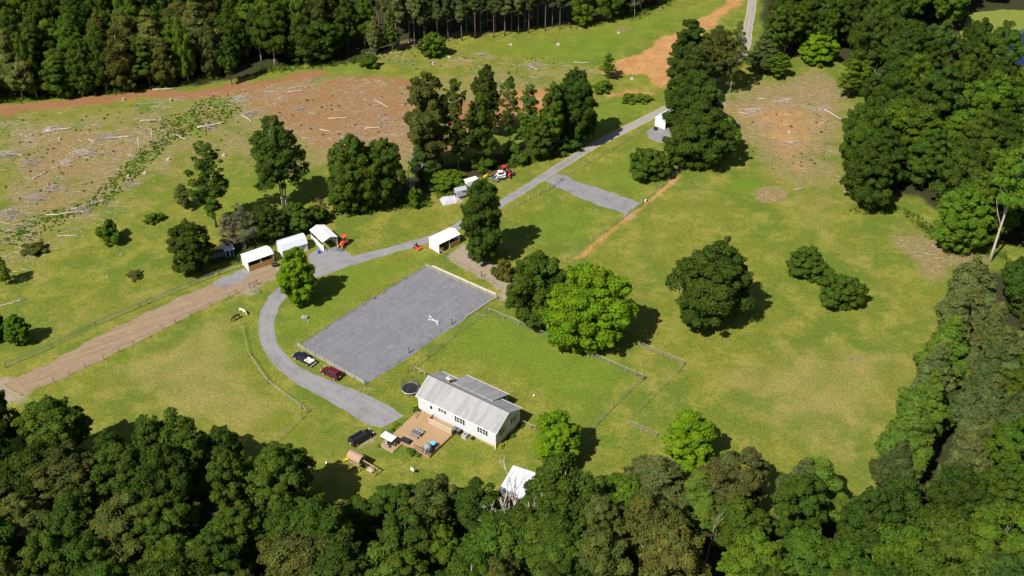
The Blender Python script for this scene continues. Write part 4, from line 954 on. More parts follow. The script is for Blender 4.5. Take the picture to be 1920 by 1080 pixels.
def brush_pile(px, R, n, label):
    r = random.Random(int(px[0] * 3 + px[1])); b = MB(); X, Y = G(*px)
    for _ in range(n):
        a = r.random() * 6.28; d = R * r.random() ** .7; l = R * r.uniform(.5, 1.5); z = max(.05, (1 - d / R) * R * .38 * r.random() + .05); th_ = r.gauss(.3, .7); up = r.uniform(-.12, .35)
        c = Vector((d * math.cos(a), d * math.sin(a) * .7, z)); e = Vector((math.cos(th_) * l, math.sin(th_) * l, up * l)) * .5; q = r.uniform(.025, .06)
        p0, p1 = c - e, c + e; p0.z = max(.03, p0.z); p1.z = max(.03, p1.z)
        b.tube([p0, c + Vector((r.gauss(0, .08), r.gauss(0, .08), r.gauss(0, .05))) * l, p1], [q, q * .8, q * .35], 4)
    o = link('brush_pile', b.mesh('brush_pile', fix=False), M['deadwood'] if r.random() < .7 else M['log_pale']); o.location = (X, Y, 0); tag(o, label, 'brush pile', 'brush piles on the cleared ground')
for px, R, n, lb in (((18, 292), 4.2, 70, 'large grey brush pile at the left edge, upper one'), ((58, 306), 3.2, 50, 'grey brush pile just right of the upper left-edge pile'), ((96, 244), 2.8, 40, 'pale brush pile under the red strip, far left'),
                     ((158, 288), 3.4, 60, 'tangled brush pile left of the two dead poles'), ((206, 256), 3.0, 46, 'brush pile above the two dead poles'), ((128, 305), 2.4, 36, 'small brush pile in the middle of the left cut ground'), ((66, 372), 3.2, 50, 'brush pile low on the left cut ground'),
                     ((22, 402), 3.6, 60, 'brush pile at the left edge, lower one'), ((150, 395), 3.0, 46, 'long brush pile along the ditch end'), ((104, 352), 2.6, 36, 'brush pile in the lower middle of the left cut ground'), ((452, 186), 3.0, 50, 'brush pile where the red strip meets the brown clearing'),
                     ((470, 214), 3.0, 50, 'grey brush pile on the left rim of the brown clearing'), ((395, 238), 2.6, 40, 'dark brush pile below the rank green weeds'), ((560, 205), 2.4, 30, 'loose brush pile high on the brown clearing'), ((655, 262), 3.2, 50, 'pale brush pile low on the brown clearing'),
                     ((720, 225), 2.6, 36, 'brush pile beside the tallest screen tree'), ((1000, 124), 3.4, 46, 'brush pile on the far slope behind the screen'), ((905, 104), 2.6, 30, 'small brush pile before the pine stand'), ((1412, 210), 3.0, 50, 'grey brush pile on the left of the right brush clearing'),
                     ((1470, 190), 2.6, 36, 'brush pile at the top of the right brush clearing'), ((1540, 205), 2.6, 30, 'brush pile beside the right wood'), ((1485, 270), 2.4, 30, 'brush pile low in the right brush clearing'), ((245, 345), 2.4, 30, 'low brush pile at the brown bank by the ditch')):
    brush_pile(px, R, n, lb)
def stump(px, rad, h, label):
    rad *= .7; h *= .75
    X, Y = G(*px); o = thing('tree_stump', label, 'stump', (X, Y, 0), 0, 'stumps on the cleared ground')
    MB().lathe((0, 0, -.1), [(rad * 1.5, 0), (rad * 1.1, .25), (rad, h), (rad * .9, h + .03)], 10).build('body', M['deadwood'], o, smooth=False)
    MB().lathe((0, 0, h - .09), [(rad * .88, 0), (rad * .85, .05)], 10).build('cut_face', M['log_pale'], o)
for px, rad, h, lb in (((232, 188), .5, 1.0, 'grey stump on the red strip by the back wood'), ((320, 190), .5, 1.2, 'pale forked stump on the red strip'), ((316, 300), .7, .7, 'wide cut stump in the pasture below the ditch'), ((420, 292), .7, .7, 'pale stump beside the slender tree crown'),
                       ((812, 120), .6, .9, 'pale stump on the far slope below the crooked tree'), ((843, 108), .7, .6, 'reddish stump on the far slope'), ((1047, 84), .9, .7, 'largest pale stump on the far green slope'), ((1160, 62), .7, .5, 'grey stump high on the far green slope'),
                       ((958, 84), .7, .5, 'low stump before the pine stand'), ((1185, 148), .8, .6, 'pale rubble stump below the orange slope'), ((112, 262), .5, .9, 'small upright stump on the left brush ground'), ((241, 332), .5, .9, 'white-topped stump beside the ditch'), ((272, 325), .7, .6, 'low brown stump beside the ditch'),
                       ((1480, 248), .6, .5, 'stump in the middle of the right brush clearing')):
    stump(px, rad, h, lb)
for px, h, lb in (((264, 292), 5.5, 'taller dead pole beside the ditch'), ((288, 270), 4.8, 'farther dead pole beside the ditch')):
    X, Y = G(*px); o = thing('dead_pole', lb, 'dead tree', (X, Y, 0))
    MB().tube([(0, 0, -.1), (.05, 0, h * .5), (.15, .1, h)], [.2, .17, .12], 7).build('stem', M['bark_pale'], o, smooth=True)

# ---------------------------------------------------------------- fences
def fence(name, label, px, spacing, ph, pr, pmat, rails=(), rmat=None, rsec=(.04, .14), mesh=None, posts_at=None, wires=(), cat='fence', sq=False, skip_post=(), lift=0.0):
    g = [Vector((*G(*p), 0)) for p in px]; o = thing(name, label, cat, g[0])
    L = [p - g[0] for p in g]; pts = []
    if posts_at is None:
        for a, b in zip(L, L[1:]):
            n = max(1, round((b - a).length / spacing)); pts += [a.lerp(b, k / n) for k in range(n)]
        pts.append(L[-1])
    else: pts = [Vector((*G(*p), 0)) - g[0] for p in posts_at]
    post = None
    for i, p in enumerate(pts):
        if post is None:
            b = MB()
            if sq: b.box((0, 0, ph / 2 - .1), (pr * 2, pr * 2, ph + .2))
            else: b.lathe((0, 0, -.2), [(pr, 0), (pr, ph + .16), (pr * .7, ph + .2)], 8)
            post = b.build('post', pmat, o); post.location = p
        else:
            c = post.copy(); COL.objects.link(c); c.location = p
    off = 0
    for z in rails:
        b = MB()
        for a, c in zip(L, L[1:]):
            d = (c - a).normalized(); side = Vector((-d.y, d.x, 0)) * (pr + rsec[0] / 2 + .003)
            b.beam(a + side + Vector((0, 0, z)), c + side + Vector((0, 0, z)), rsec[0], rsec[1])
        b.build('rail', rmat, o)
    if wires:
        b = MB()
        for z, r in wires:
            for a, c in zip(L, L[1:]): b.beam(a + Vector((0, 0, z)), c + Vector((0, 0, z)), r * 2, r * 2)
        b.build('wire', M['wire'] if mesh is None else mesh, o)
    return o
WF, WD, PG = M['wood_fence'], M['wood_dark'], M['post_green']
BR = (.45, .85, 1.27)
fence('board_fence', 'white four-board fence at the far end of the riding arena', [(797.5, 503), (931, 562)], 2.7, 1.5, .07, WF, BR, M['fence_white'], (.05, .10))
fence('board_fence', 'white four-board fence behind the parked pickup and red car', [(556, 651), (683.5, 723)], 2.7, 1.5, .07, WF, BR, M['fence_white'], (.05, .10))
fence('rail_fence', 'thin greenish rail fence along the drive side of the arena', [(796, 503), (721, 547)], 3.2, 1.25, .05, PG, (.55, 1.1), M['post_green'], (.03, .07))
fence('rail_fence', 'thin greenish rail fence from the brown arena gate to the pickup', [(699, 561), (660, 585), (610, 617), (557, 650)], 3.2, 1.25, .05, PG, (.55, 1.1), M['rail_pale'], (.03, .06))
fence('gate_posts', 'pair of short reddish posts of the arena gate opening', [(718, 551), (701, 561)], 3.0, 1.2, .11, M['kick_wood'], cat='gate')
fence('rope_fence', 'thin dark posts and cord along the lawn side of the arena', [(866, 594), (846.5, 612), (766.5, 667), (705, 704)], 4, 1.35, .035, M['wood_dark'],
      posts_at=[(864.5, 598), (826, 624), (806.5, 637), (788, 652), (746, 680), (726, 697), (704, 707), (881, 584)], wires=((1.25, .012), (.8, .012)))
fence('wooden_posts', 'two stout brown posts on the lawn edge of the arena', [(847, 608), (767, 662)], 60, 1.7, .13, M['wood_dark'], cat='post')
fence('mesh_fence', 'green wire mesh fence between the arena and the house paddock', [(915, 587), (852, 633), (778, 691)], 4.6, 1.45, .06, PG, wires=((.2, .01), (.55, .01), (.9, .01), (1.2, .01), (1.42, .014)))
fence('paddock_gate', 'small wire gate beside the trampoline', [(778, 691), (765.5, 699)], 2.0, 1.5, .07, WD, (.2, .8, 1.4), M['wood_dark'], (.04, .05), cat='gate')
fence('wooden_rail', 'short wooden rail running from the trampoline to the house', [(777.5, 696), (787, 702), (797, 707)], 2.2, 1.2, .09, WF, (1.12,), WF, (.1, .14))
fence('paddock_fence', 'top-railed mesh fence under the two big trees', [(916, 587), (1000, 623), (1110, 671), (1206, 713)], 4.2, 1.4, .07, WF, (1.34,), M['rail_pale'], (.05, .07), wires=((.3, .012), (.6, .012), (.9, .012), (1.1, .012)))
fence('paddock_fence', 'thin post and wire fence along the far side of the house lawn', [(1206, 713), (1150, 765), (1090, 829)], 5, 1.4, .05, PG, wires=((.2, .01), (.6, .01), (1.0, .01), (1.36, .026)))
fence('corner_brace', 'heavy wooden brace at the corner of the house paddock', [(1206, 712), (1192, 706)], 2.4, 1.5, .11, WD, (1.15,), M['wood_dark'], (.12, .12), cat='fence brace')
fence('wooden_rail', 'short wooden fence from the house gable towards the bright tree', [(979, 797), (994, 805), (1013, 811)], 2.2, 1.25, .09, WF, (1.15,), WF, (.1, .14), wires=((.4, .012), (.8, .012)))
fence('rail_fence', 'three-rail wooden fence beyond the big bright tree', [(1198, 650), (1281, 685)], 2.6, 1.4, .07, WF, (.45, .85, 1.3), M['wood_fence'], (.05, .075))
fence('wire_fence', 'nearly invisible wire fence across the meadow between two rail ends', [(1281, 687), (1238, 733), (1178, 793)], 9, 1.2, .03, PG, wires=((.5, .014), (1.1, .02)))
fence('rail_fence', 'three-rail wooden fence left of the bright meadow tree', [(1177, 798), (1230, 820)], 2.6, 1.4, .07, WF, (.45, .85, 1.3), M['wood_fence'], (.05, .075))
fence('rail_fence', 'three-rail wooden fence emerging right of the bright meadow tree', [(1330, 856), (1380, 876)], 2.6, 1.4, .07, WF, (.45, .85, 1.3), M['wood_fence'], (.05, .075))
fence('tape_fence', 'white tape fence on dark posts along the drive bend', [(453, 610), (466, 669), (503, 721), (566, 768), (576, 775)], 40, 1.4, .08, WD, (.7, 1.05, 1.32), M['rail_pale'], (.02, .055),
      posts_at=[(453, 610), (466, 669), (503, 721), (566, 768), (576, 775)])
fence('tape_fence', 'white tape fence from the drive corner down to the near wood', [(566, 786), (509, 840)], 12, 1.4, .08, WD, (.5, .85, 1.25), M['rail_pale'], (.02, .055))
fence('wire_fence', 'wire fence along the upper side of the brown dirt track', [(11, 690), (97, 654), (180, 612), (263, 577), (358, 537), (400, 520), (452, 502)], 99, 1.4, .075, WD,
      posts_at=[(11, 690), (97, 654), (180, 612), (263, 577), (277, 570), (358, 537), (410, 517), (452, 502)], wires=((.4, .022), (.8, .022), (1.2, .03), (1.35, .022)))
fence('wire_fence', 'post and cord fence along the lower side of the dirt track', [(38, 748), (102, 717), (195, 674), (280, 632), (358, 592), (430, 559)], 99, 1.35, .06, WD,
      posts_at=[(102, 717), (130, 704), (160, 690), (195, 674), (224, 660), (251, 646), (280, 632), (305, 618), (330, 606), (358, 592), (395, 575)], wires=((.7, .012), (1.2, .015)))
fence('rail_gate', 'dark wooden single-rail brace at the head of the dirt track', [(430, 559), (444, 552)], 9, 1.4, .08, WD, (1.15,), WF, (.06, .1), cat='fence brace')
fence('paddock_gate', 'dark gate with two rails beside the drive bend tree', [(468.5, 541), (483, 534)], 9, 1.6, .1, WD, (.6, 1.2), WD, (.06, .12), cat='gate')
fence('paddock_gate', 'open grey metal gate near the two grazing horses', [(470, 541), (486, 552)], 9, 1.4, .05, M['steel'], (.3, .6, .9, 1.2), M['steel'], (.04, .04), cat='gate')
fence('wire_fence', 'short brace fence beside the black wheelbarrow', [(520.5, 517), (538, 508)], 9, 1.3, .07, WD, (1.05,), WF, (.06, .1))
fence('wire_fence', 'pale post and wire fence along the right side of the drive', [(945, 399), (972, 386), (1027, 357), (1036, 352)], 99, 1.35, .075, M['rail_pale'],
      posts_at=[(972, 386), (991, 375), (1010, 365), (1027, 357), (1036, 351)], wires=((.2, .01), (.6, .01), (1.0, .01), (1.25, .014)))
fence('wire_fence', 'pale post and wire fence from the gravel crossing to the far shelter', [(1051, 338), (1069, 328), (1120, 299), (1170, 268), (1226, 236)], 99, 1.35, .075, M['rail_pale'],
      posts_at=[(1051, 338), (1069, 328), (1095, 313), (1120, 299), (1145, 284), (1170, 268), (1198, 252), (1226, 236)], wires=((.2, .01), (.6, .01), (1.0, .01), (1.25, .014)))
fence('wire_fence', 'pale post and mesh fence beside the orange footpath, house side', [(1060, 490), (1083, 472), (1134, 435), (1166, 411)], 99, 1.4, .08, M['rail_pale'],
      posts_at=[(1060, 490), (1083, 472), (1109, 453), (1134, 435), (1166, 411)], wires=((.2, .01), (.6, .01), (1.0, .01), (1.3, .014)))
fence('paddock_gate', 'wire gate at the end of the grey gravel crossing', [(1172, 407), (1187, 395)], 9, 1.45, .09, M['rail_pale'], (.2, .55, .9, 1.25), M['steel'], (.03, .04), cat='gate')
fence('wire_fence', 'pale post and mesh fence beside the orange footpath, far end', [(1202, 383), (1237, 354), (1286, 315)], 99, 1.4, .08, M['rail_pale'],
      posts_at=[(1202, 383), (1219, 369), (1237, 354), (1262, 334), (1286, 315)], wires=((.2, .01), (.6, .01), (1.0, .01), (1.3, .014)))
fence('paddock_gate', 'wire gate where the gravel crossing leaves the drive', [(1036, 352), (1051, 339)], 9, 1.4, .06, M['steel'], (.2, .55, .9, 1.25), M['steel'], (.03, .04), cat='gate')
fence('wire_fence', 'thin post and wire fence along the bare lot below the shelter', [(836, 481), (859, 496), (903, 520), (948, 546)], 99, 1.3, .03, WD,
      posts_at=[(836, 481), (859, 496), (880, 507), (925, 533)], wires=((.5, .012), (1.15, .012)))
fence('wooden_post', 'stout dark post in the bare lot fence line', [(903, 519), (903.4, 519.2)], 9, 1.6, .12, WD, cat='post', posts_at=[(903, 519)])
fence('rail_fence', 'pale wooden end post and rail at the corner of the bare lot', [(947, 545), (955, 541)], 9, 1.3, .09, M['rail_pale'], (1.2,), M['rail_pale'], (.08, .1))
fence('shelter_rail', 'pale rail closing the side of the shelter with wooden gates', [(824.8, 475.5), (836, 481)], 9, 1.1, .07, WD, (1.0,), M['rail_pale'], (.06, .12), cat='rail')
def timber(px0, px1, w, h, label, mat):
    a, b = Vector((*G(*px0), 0)), Vector((*G(*px1), 0)); o = MB().beam((0, 0, h / 2 + .02), (b - a) + Vector((0, 0, h / 2 + .02)), w, h).build('timber_edging', mat, None)
    o.location = a; tag(o, label, 'edging')
timber((872, 597), (931, 558), .22, .3, 'brown timber kerb on the far lawn corner of the arena', M['wood_fence'])
timber((811, 500), (930, 553), .4, .3, 'pale stack of spare boards behind the far arena fence', M['pale_wood'])

# ---------------------------------------------------------------- house
HO, HA, HL, HW, ZE, ZR = (-18.478, 156.825), -0.5994, 18.64, 8.19, 3.98, 6.34
hs = thing('ranch_house', 'long white ranch house with weathered grey shingle roof', 'house', (*HO, 0), HA)
wall = MB(); sl = (ZR - ZE) / (HW / 2 + .3); zt = ZE + .3 * sl - .12
def wallprism(b, x0, x1):
    pr = [(0, .55), (HW, .55), (HW, zt), (HW / 2, ZR - .12), (0, zt)]
    vs = [(x0, y, z) for y, z in pr] + [(x1, y, z) for y, z in pr]; k = 5
    b.add(vs, [tuple(range(k))[::-1], tuple(range(k, 2 * k))] + [(i, (i + 1) % k, (i + 1) % k + k, i + k) for i in range(k)])
wallprism(wall, 0, HL); wall.build('wall', M['lap'], hs)
MB().box((HL / 2, HW / 2, .25), (HL - .08, HW - .08, .62)).build('foundation', M['tan_block'], hs)
b = MB()
R_ = ((-.3, HW / 2, ZR), (HL + .3, HW / 2, ZR)); o_ = .3
b.slab([(-o_, -o_, ZE), (HL + o_, -o_, ZE), R_[1], R_[0]], .10)
b.slab([(HL + o_, HW + o_, ZE), (-o_, HW + o_, ZE), R_[0], R_[1]], .10)
roof = b.build('roof', M['shingle'], hs)
MB().beam((-.31, HW / 2, ZR + .01), (HL + .31, HW / 2, ZR + .01), .34, .06).build('ridge_cap', M['grey_dark'], roof)
ch_ = MB().box((3.96, HW / 2 + .9, 6.05), (.75, .6, 1.5)).build('chimney', M['brick'], roof)
MB().box((3.96, HW / 2 + .9, 6.84), (.9, .74, .1)).build('chimney_cap', M['white_paint'], ch_)
MB().lathe((3.96, HW / 2 + .9, 6.89), [(.16, 0), (.16, .35), (.3, .37), (.3, .43), (.05, .5)], 10).build('flue', M['steel'], ch_)
for x, y in ((3.2, 1.9), (13.4, 2.6)):
    MB().lathe((x, y, ZE + (y + .3) * sl - .1), [(.06, 0), (.06, .45)], 8).build('vent_pipe', M['white_paint'], roof)
# eave boards and gutter
b = MB(); b.box((HL / 2, -o_ - .03, ZE - .06), (HL + .6, .05, .2)); b.box((HL / 2, HW + o_ + .03, ZE - .06), (HL + .6, .05, .2))
for x in (-o_ - .025, HL + o_ + .025):
    b.beam((x, -o_, ZE - .07), (x, HW / 2, ZR - .07), .05, .2); b.beam((x, HW + o_, ZE - .07), (x, HW / 2, ZR - .07), .05, .2)
b.build('fascia', M['white_paint'], hs)
MB().tube([(HL + .02, -.06, ZE - .1), (HL + .02, -.07, .4), (HL + .1, -.5, .08)], .06, 6).build('downspout', M['white_paint'], hs)
def window(s, zc, w, h, shut=True, gable=None, wing=.38):
    root = MB()
    if gable is None: f = lambda a, d, z: (s + a, -d, z)
    else: f = lambda a, d, z: (HL + d, s + a, z)
    fr = MB()
    for a0, a1, z0, z1 in ((-w / 2 - .09, w / 2 + .09, zc + h / 2, zc + h / 2 + .1), (-w / 2 - .09, w / 2 + .09, zc - h / 2 - .1, zc - h / 2), (-w / 2 - .09, -w / 2, zc - h / 2, zc + h / 2), (w / 2, w / 2 + .09, zc - h / 2, zc + h / 2), (-w / 2, w / 2, zc - .04, zc + .04)) + (((-.05, .05, zc - h / 2, zc + h / 2),) if w > 1.1 else ()):
        p, q = f(a0, .005, z0), f(a1, .06, z1); fr.box([(x + y) / 2 for x, y in zip(p, q)], [abs(x - y) for x, y in zip(p, q)])
    fo = fr.build('window', M['white_paint'], hs)
    p, q = f(-w / 2, .002, zc - h / 2), f(w / 2, .025, zc + h / 2)
    MB().box([(x + y) / 2 for x, y in zip(p, q)], [abs(x - y) for x, y in zip(p, q)]).build('pane', M['dark_glass'], fo)
    if shut:
        for sg in (-1, 1):
            a = sg * (w / 2 + .12 + wing / 2); p, q = f(a - wing / 2, .004, zc - h / 2 - .05), f(a + wing / 2, .05, zc + h / 2 + .05)
            MB().box([(x + y) / 2 for x, y in zip(p, q)], [abs(x - y) for x, y in zip(p, q)]).build('shutter', M['shutter'], hs)
window(6.0, 3.05, .8, .8); window(10.2, 2.72, 1.3, 1.25); window(15.6, 2.8, 1.3, 1.25)
window(6.1, 2.85, 1.0, 1.3, gable=1, wing=.3); window(2.25, 2.82, 1.0, 1.3, gable=1, wing=.3)
d_ = MB().box((3.3, -.03, 2.25), (.95, .06, 2.05)).build('door', M['white_paint'], hs)
MB().box((3.3, -.075, 2.6), (.6, .03, .9)).build('door_glass', M['dark_glass'], d_)
b = MB().box((3.86, -.05, 2.25), (.1, .1, 2.2)); b.box((2.74, -.05, 2.25), (.1, .1, 2.2)); b.box((3.3, -.05, 3.33), (1.22, .1, .1)); b.build('door_frame', M['white_metal'], hs)
# rear porch under a lean-to roof
px0, px1, py1 = 3.9, 14.1, 11.0
b = MB(); zj = ZE + (HW + o_ - HW / 2) * 0
yj = HW / 2 + 1.4; zj = ZR - (yj - HW / 2) * sl + .13
b.slab([(px1, py1, 3.35), (px0, py1, 3.35), (px0, yj, zj), (px1, yj, zj)], .12)
b.build('porch_roof', M['shingle'], hs)
for x in (px0 + .3, (px0 + px1) / 2, px1 - .3): MB().box((x, py1 - .3, 1.6), (.14, .14, 3.2)).build('porch_post', M['white_paint'], hs)
MB().box(((px0 + px1) / 2, (HW + py1) / 2, .3), (px1 - px0, py1 - HW - .1, .55)).build('porch_floor', M['grey_wood'], hs)
MB().box(((px0 + px1) / 2, py1 + .02, 3.28), (px1 - px0 + .1, .06, .2)).build('porch_fascia', M['white_paint'], hs)
def hloc(s, t, z=0):
    c, q = math.cos(HA), math.sin(HA); return (HO[0] + s * c - t * q, HO[1] + s * q + t * c, z)
# deck
dk = thing('timber_deck', 'large tan timber deck in front of the white house', 'deck', hloc(0, 0), HA)
DZ = .55
MB().box((5.1, -4.95, DZ - .04), (9.6, 8.7, .08)).build('platform', M['deck'], dk)
b = MB()
for y in (-9.28, -.62): b.box((5.1, y, DZ / 2 - .06), (9.58, .05, DZ - .04))
for x in (.32, 9.88): b.box((x, -4.95, DZ / 2 - .06), (.05, 8.62, DZ - .04))
b.build('skirt', M['deck_edge'], dk)
pp = MB().box((7.1, -2.3, DZ + .75), (5.6, .06, 1.3)); pp.build('privacy_panel', M['wood_panel'], dk)
MB().box((4.3, -1.45, DZ + .75), (.06, 1.6, 1.3)).build('privacy_panel', M['wood_panel'], dk)
MB().box((7.1, -2.3, DZ + 1.43), (5.75, .16, .06)).build('cap_rail', M['pale_wood'], dk)
MB().box((7.1, -1.45, 1.0), (5.5, 1.55, .08)).build('landing', M['deck'], dk)
for k in range(3): MB().box((2.6, -.95 - .35 * (2 - k) - .2, DZ + .12 + .2 * k), (2.6, .4 + .0 * k, .1)).build('step', M['deck'], dk)
def railing(pts, h=1.0):
    b = MB()
    for a, c in zip(pts, pts[1:]):
        a, c = Vector((*a, DZ)), Vector((*c, DZ)); n = max(1, int((c - a).length / .35))
        b.beam(a + Vector((0, 0, h)), c + Vector((0, 0, h)), .07, .06); b.beam(a + Vector((0, 0, .15)), c + Vector((0, 0, .15)), .05, .05)
        for k in range(n + 1):
            p = a.lerp(c, k / n); b.beam(p, p + Vector((0, 0, h)), .03, .03)
    b.build('railing', M['black_rubber'], dk)
railing([(1.3, -2.5), (1.3, -.7)]); railing([(9.8, -6.0), (9.8, -9.2), (6.2, -9.2)])
ld = thing('lower_deck', 'small low timber platform under the square parasol', 'deck', hloc(0, 0), HA)
MB().box((1.7, -10.72, .28), (3.3, 2.75, .07)).build('platform', M['deck'], ld)
MB().box((1.7, -10.72, .13), (3.2, 2.65, .22)).build('skirt', M['pale_wood'], ld)
# ---------------------------------------------------------------- deck furniture
def hthing(name, label, cat, s, t, z=0, rz=0, group=None): return thing(name, label, cat, hloc(s, t, z), HA + rz, group)
o = hthing('patio_umbrella', 'square white parasol over the small low timber platform', 'umbrella', 1.4, -10.85, .32)
MB().lathe((0, 0, 0), [(.28, 0), (.28, .07), (.05, .1)], 12).build('base', M['grey_dark'], o)
MB().lathe((0, 0, .08), [(.03, 0), (.03, 2.35)], 8).build('pole', M['steel'], o)
b = MB(); q = [(-1.4, -.85), (1.4, -.85), (1.4, .85), (-1.4, .85)]
vs = [(x, y, 2.05) for x, y in q] + [(x * .93, y * .93, 2.0) for x, y in q] + [(0, 0, 2.42), (0, 0, 2.36)]
b.add(vs, [(i, (i + 1) % 4, 8) for i in range(4)] + [((i + 1) % 4 + 4, i + 4, 9) for i in range(4)] + [(i + 4, (i + 1) % 4 + 4, (i + 1) % 4, i) for i in range(4)])
b.build('canopy', M['white_paint'], o)
MB().lathe((0, 0, 2.4), [(.05, 0), (.07, .06), (.01, .14)], 8).build('finial', M['white_metal'], o)
def chair(label, s, t, rz, mat, z, group):
    o = hthing('patio_chair', label, 'chair', s, t, z, rz, group)
    MB().box((0, 0, .42), (.46, .46, .06)).build('seat', mat, o); MB().box((0, .23, .70), (.46, .05, .5)).build('backrest', M['grey_cover'], o)
    for x in (-.22, .22):
        for y in (-.22, .22): MB().box((x, y, .2), (.04, .04, .4)).build('leg', M['steel'], o)
    return o
o = hthing('side_table', 'small dark table under the square parasol', 'table', 1.6, -11.0, .32)
MB().lathe((0, 0, .6), [(.5, 0), (.5, .04)], 14).build('tabletop', M['black_cloth'], o); MB().lathe((0, 0, 0), [(.2, 0), (.04, .05), (.04, .6)], 8).build('leg', M['steel'], o)
chair('pale chair left of the table under the parasol', .9, -11.3, 2.4, M['white_paint'], .32, 'chairs under the parasol')
chair('dark chair at the front edge under the parasol', 2.0, -11.6, 3.0, M['grey_dark'], .32, 'chairs under the parasol')
chair('dark chair right of the table under the parasol', 2.6, -10.7, -1.6, M['black_cloth'], .32, 'chairs under the parasol')
o = hthing('dining_table', 'dark rectangular dining table in the middle of the deck', 'table', 4.35, -6.1, DZ)
MB().box((0, 0, .73), (2.0, .95, .05)).build('tabletop', M['grey_dark'], o, bev=.015)
for x in (-.9, .9):
    for y in (-.4, .4): MB().box((x, y, .35), (.05, .05, .7)).build('leg', M['steel'], o)
nm = ('left end', 'middle', 'right end')
for k, x in enumerate((-.65, 0, .65)):
    chair('white cushioned chair on the open side of the deck table, %s' % nm[k], 4.35 + x, -6.9, math.pi, M['white_paint'], DZ, 'chairs round the deck table')
    chair('grey cushioned chair on the house side of the deck table, %s' % nm[k], 4.35 + x, -5.35, 0, M['grey_tarp'], DZ, 'chairs round the deck table')
o = hthing('covered_grill', 'long black covered grill at the front edge of the deck', 'grill', 3.9, -8.75, DZ, .05)
MB().box((0, 0, .5), (2.0, .8, .9), taper=.9).build('cover', M['black_cloth'], o, bev=.14)
MB().box((0, 0, .03), (1.7, .6, .06)).build('base', M['grey_dark'], o)
o = hthing('covered_smoker', 'tall grey covered smoker on the near corner of the deck', 'grill', 8.75, -8.35, DZ)
vs = []; n = 10
MB().lathe((0, 0, .03), [(.85, 0), (.9, .3), (.86, 1.0), (.72, 1.45), (.4, 1.72), (.08, 1.85)], 8).build('cover', M['grey_cover'], o)
b = MB()
for a in (-2.75, -2.0, -1.2, -.4): b.beam((.93 * math.cos(a), .93 * math.sin(a), .5), (.8 * math.cos(a + .25), .8 * math.sin(a + .25), 1.4), .24, .03)
b.build('dark_panel', M['black_cloth'], o)
o = hthing('storage_bin', 'dark bin with a bright blue lid beside the grey smoker', 'bin', 8.95, -6.9, DZ)
MB().box((0, 0, .5), (.9, .8, 1.0)).build('body', M['black_rubber'], o, bev=.04); MB().box((0, 0, 1.05), (1.0, .9, .12)).build('lid', M['cyan_plastic'], o, bev=.04)
for i, (s, t, lb) in enumerate(((8.3, -.75, 'black wheeled rubbish bin nearer the door, by the wood panel'), (9.2, -.75, 'black wheeled rubbish bin nearer the air conditioner'))):
    o = hthing('rubbish_bin', lb, 'bin', 10.25 + (i - .5) * .95 - .2, -.8, 0)
    MB().box((0, 0, .55), (.62, .7, 1.0), taper=1.12).build('body', M['black_rubber'], o); MB().box((0, 0, 1.09), (.74, .84, .09)).build('lid', M['grey_dark'], o, bev=.03)
    for x in (-.28, .28): MB().lathe((x, .3, .14), [(.13, -.03), (.13, .03)], 10, 'y').build('wheel', M['black_rubber'], o)
o = hthing('air_conditioner', 'square white air conditioner on the ground by the house wall', 'air conditioner', 12.1, -.95, 0)
MB().box((0, 0, .5), (.95, .95, .9)).build('cabinet', M['grey_tarp'], o, bev=.04); MB().lathe((0, 0, .95), [(.36, 0), (.36, .03)], 14).build('fan_grille', M['grey_dark'], o); MB().box((0, 0, .03), (1.2, 1.2, .06)).build('pad', M['rock'], o)
o = hthing('hose_reel', 'small black hose reel against the house wall', 'hose reel', 13.6, -.6, 0)
MB().lathe((0, 0, .42), [(.34, -.22), (.22, -.18), (.22, .18), (.34, .22)], 14, 'y').build('drum', M['black_rubber'], o)
b = MB()
for y in (-.25, .25): b.beam((-.3, y, 0), (0, y, .45), .05, .05); b.beam((.3, y, 0), (0, y, .45), .05, .05)
b.build('stand', M['grey_dark'], o)
def shrub(s, t, R, H, tint, label, key='bush0'):
    x, y, _ = hloc(s, t); plant(key, x, y, H, R, tint, label, None, 'shrub', 'shrub', vary=.02)
shrub(19.3, .75, .75, .8, (.34, .34, .02), 'yellow shrub at the near corner of the house')
shrub(19.4, 4.3, .7, .7, 'mid', 'low green shrub halfway along the shaded house gable', 'bush1'); shrub(19.3, 7.6, .8, .8, 'mid', 'low green shrub at the far end of the shaded gable', 'bush2')
shrub(-.3, -.3, .9, 1.1, 'mid', 'dark shrub at the left corner of the house by the deck', 'bush2')
shrub(-.6, -6.0, 1.0, 1.0, 'bright', 'bright shrub along the drive side of the deck', 'bush1'); shrub(-.5, -7.9, .9, .8, 'fresh', 'leafy shrub between the deck and the parasol platform', 'bush2')
shrub(5.6, -9.9, .8, .8, 'fresh', 'left shrub in the bed along the front of the deck', 'bush0'); shrub(6.6, -10.1, .9, .9, 'mid', 'middle shrub in the bed along the front of the deck', 'bush1'); shrub(7.6, -10.0, .7, .7, 'fresh', 'right shrub in the bed along the front of the deck', 'bush2')
shrub(.0, -12.2, .45, .6, 'bright', 'small bright shrub at the left corner of the parasol platform', 'bush0')

